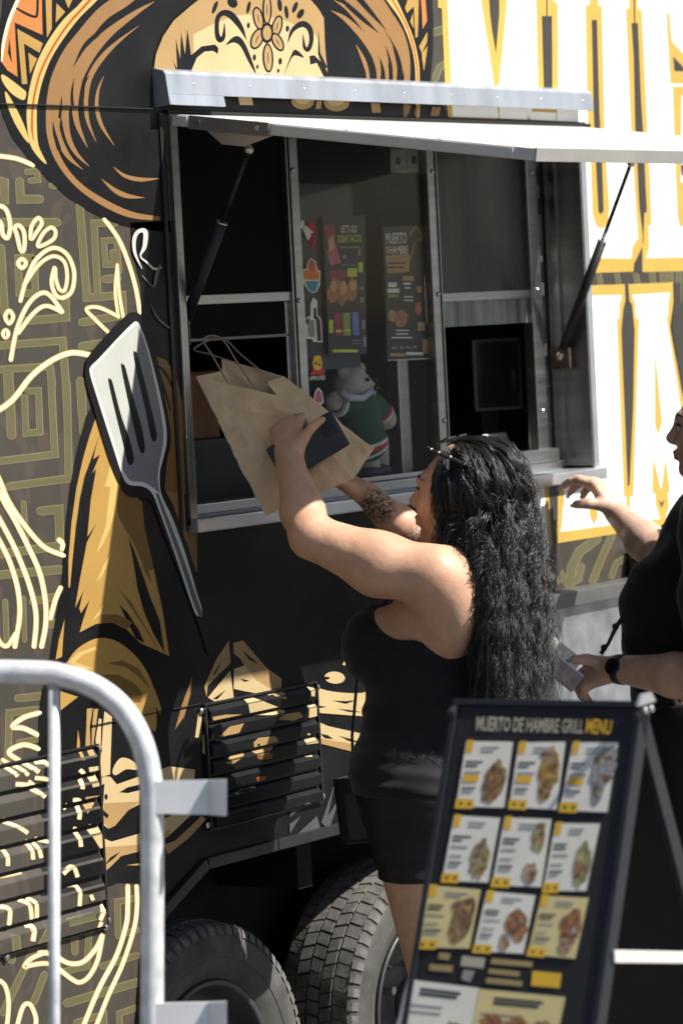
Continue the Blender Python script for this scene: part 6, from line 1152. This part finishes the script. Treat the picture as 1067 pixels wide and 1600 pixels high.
# card wallet in her hand
kp = np.array(PX(893, 1050, .20)); ck = nrm(CRT*.78+CDN*.62); cn_ = nrm(-CFW+CRT*.2); cv = np.cross(ck, cn_)
cw_ = empty('phone', kp, 'clear cased phone with cards held by the woman with the watch', 'phone')
kc = PD(872, 1046, float(np.dot(w2L-CAM, CFW))+.01)
q = MB(); q.obox(kc, ck, cv, cn_, (.118, .048, .009), 0, .004); q.build('phone_case', mk('clear_pink_case', (.30, .20, .20), .2, spec=.6, var=.4, vscale=40), cw_)
q = MB(); q.obox(kc-cv*.0245*(1 if np.dot(cv, CDN) > 0 else -1), ck, cv, cn_, (.114, .003, .0105), 0, .001); q.build('metal_edge', ALU, cw_)
for k_i, (dx_, dy_) in enumerate(((-4, -14), (2, -8))):
    q = MB(); q.obox(PD(876+dx_, 1036+dy_, float(np.dot(w2L-CAM, CFW))+.012+.004*k_i), ck, cv, cn_, (.085, .054, .0012), 0, .0004); q.build('card', WH, cw_)
# cord strap hanging by her waist
q = MB(); ct = float(np.dot(w2L-CAM, CFW))+.05; q.tube([PD(974, 962, ct), PD(963, 978, ct), PD(957, 990, ct), PD(950, 1005, ct), PD(938, 1022, ct)], [.005, .006, .005, .0045, .006], 8); q.ball(PD(961, 979, ct), .009, 8); q.ball(PD(943, 1012, ct), .009, 8); tag(q.build('cord_strap', mk('strap_navy', (.012, .014, .02), .6)), 'short black knotted strap hanging in front of the second woman', 'strap')

for x in (.31, .49):
    q = SDF((x-.07, -.80, .05), (x+.07, -.49, .22), .006); q.cone((x, -.72, .108), (x, -.56, .10), .040, .034, .03).cone((x, -.70, .16), (x, -.71, .12), .046, .042, .02)
    q.f = np.maximum(q.f, .069-q.grid()[2]).astype(np.float32); link('shoe', q.mesh('shoe', BLK), w2)
K1 = 1.035
for r_ in (w2, wt, cw_): settle(r_)
st_ = bpy.data.objects['cord_strap']; co = np.array([v.co[:] for v in st_.data.vertices]); st_.data.vertices.foreach_set('co', (CAM+(co-CAM)*K1).ravel())
# ------------------------------------------------------------------ plush bear behind the glass
be = empty('plush_bear', W(575, 735, .17), 'pale plush bear in a green hockey jersey behind the glass', 'plush toy')
YB = .165; hb = np.array(W(549, 603, YB)); cb = np.array(W(563, 655, YB)); q = SDF(cb+np.array((-.22, -.045, -.20)), cb+np.array((.2, .11, .22)), .005)
q.ell(hb, (.052, .045, .048), .01); q.ell(hb+np.array((.03, -.022, -.012)), (.03, .026, .024), .02)
for d in ((-.04, .0, .045), (.042, .0, .040)): q.ell(hb+np.array(d), (.019, .012, .019), .01)
aL = np.array(W(520, 628, YB)); aR = np.array(W(603, 655, YB)); q.cone(np.array(W(537, 632, YB)), aL, .024, .021, .02); q.cone(np.array(W(583, 630, YB)), aR, .022, .027, .02); q.cone(cb, np.array(W(568, 690, YB)), .05, .05, .03); q.cone(np.array(W(572, 690, YB)), np.array(W(577, 728, YB)), .030, .028, .02); q.cone(np.array(W(590, 690, YB)), np.array(W(592, 724, YB+.02)), .028, .026, .02)
PLU = mk('plush_pale', (.46, .40, .36), .95, spec=.15, var=.12, vscale=30, bump=.5, bscale=240, sheen=.3); link('plush_body', q.mesh('plush_body', PLU, 1), be)
q = SDF(cb+np.array((-.2, -.08, -.16)), cb+np.array((.2, .12, .12)), .005); q.cone(np.array(W(558, 632, YB)), np.array(W(570, 690, YB)), .050, .056, .02); q.cone(np.array(W(540, 632, YB)), np.array(W(531, 632, YB)), .033, .029, .02); q.cone(np.array(W(580, 632, YB)), np.array(W(592, 643, YB)), .033, .031, .02)
link('jersey', q.mesh('jersey', mk('jersey_green', (.018, .075, .038), .85, var=.15, bump=.2, bscale=120), 1), be)
for nm, p0, p1, r, m in (('cuff_band', W(529, 632, YB), W(525, 631, YB), .0325, WH), ('cuff_band', W(592, 643, YB), W(594, 646, YB), .0335, RED), ('cuff_band', W(595, 646, YB), W(597, 649, YB), .033, WH), ('hem_band', W(569, 689, YB), W(570, 694, YB), .0575, WH), ('hem_band', W(570, 695, YB), W(571, 700, YB), .058, RED), ('hem_band', W(571, 701, YB), W(572, 704, YB), .0575, WH)):
    q = MB(); q.tube([p0, p1], r, 24); q.build(nm, m, be)
q = MB(); q.ball(hb+np.array((.045, -.044, .012)), .0055, 8); q.build('eye', BLK, be); q = MB(); q.ball(hb+np.array((.005, -.046, .014)), .0055, 8); q.build('eye', BLK, be); q = MB(); q.ball(hb+np.array((.044, -.044, -.008)), .008, 8); q.build('nose', BLK, be)
q = MB(); q.tube([W(531, 612, YB-.04), W(545, 622, YB-.055), W(566, 622, YB-.055), W(578, 612, YB-.04)], .009, 8); q.build('collar', mk('collar_blue', (.40, .42, .50), .8), be)
for nm, (x, y) in (('shoe', (580, 738)), ('shoe', (594, 735))): q = MB(); q.ball(W(x, y, YB-.01), .028, 12, 0, (1.25, 1, .6)); q.build(nm, mk('toy_shoe_navy', (.02, .025, .05), .6), be)
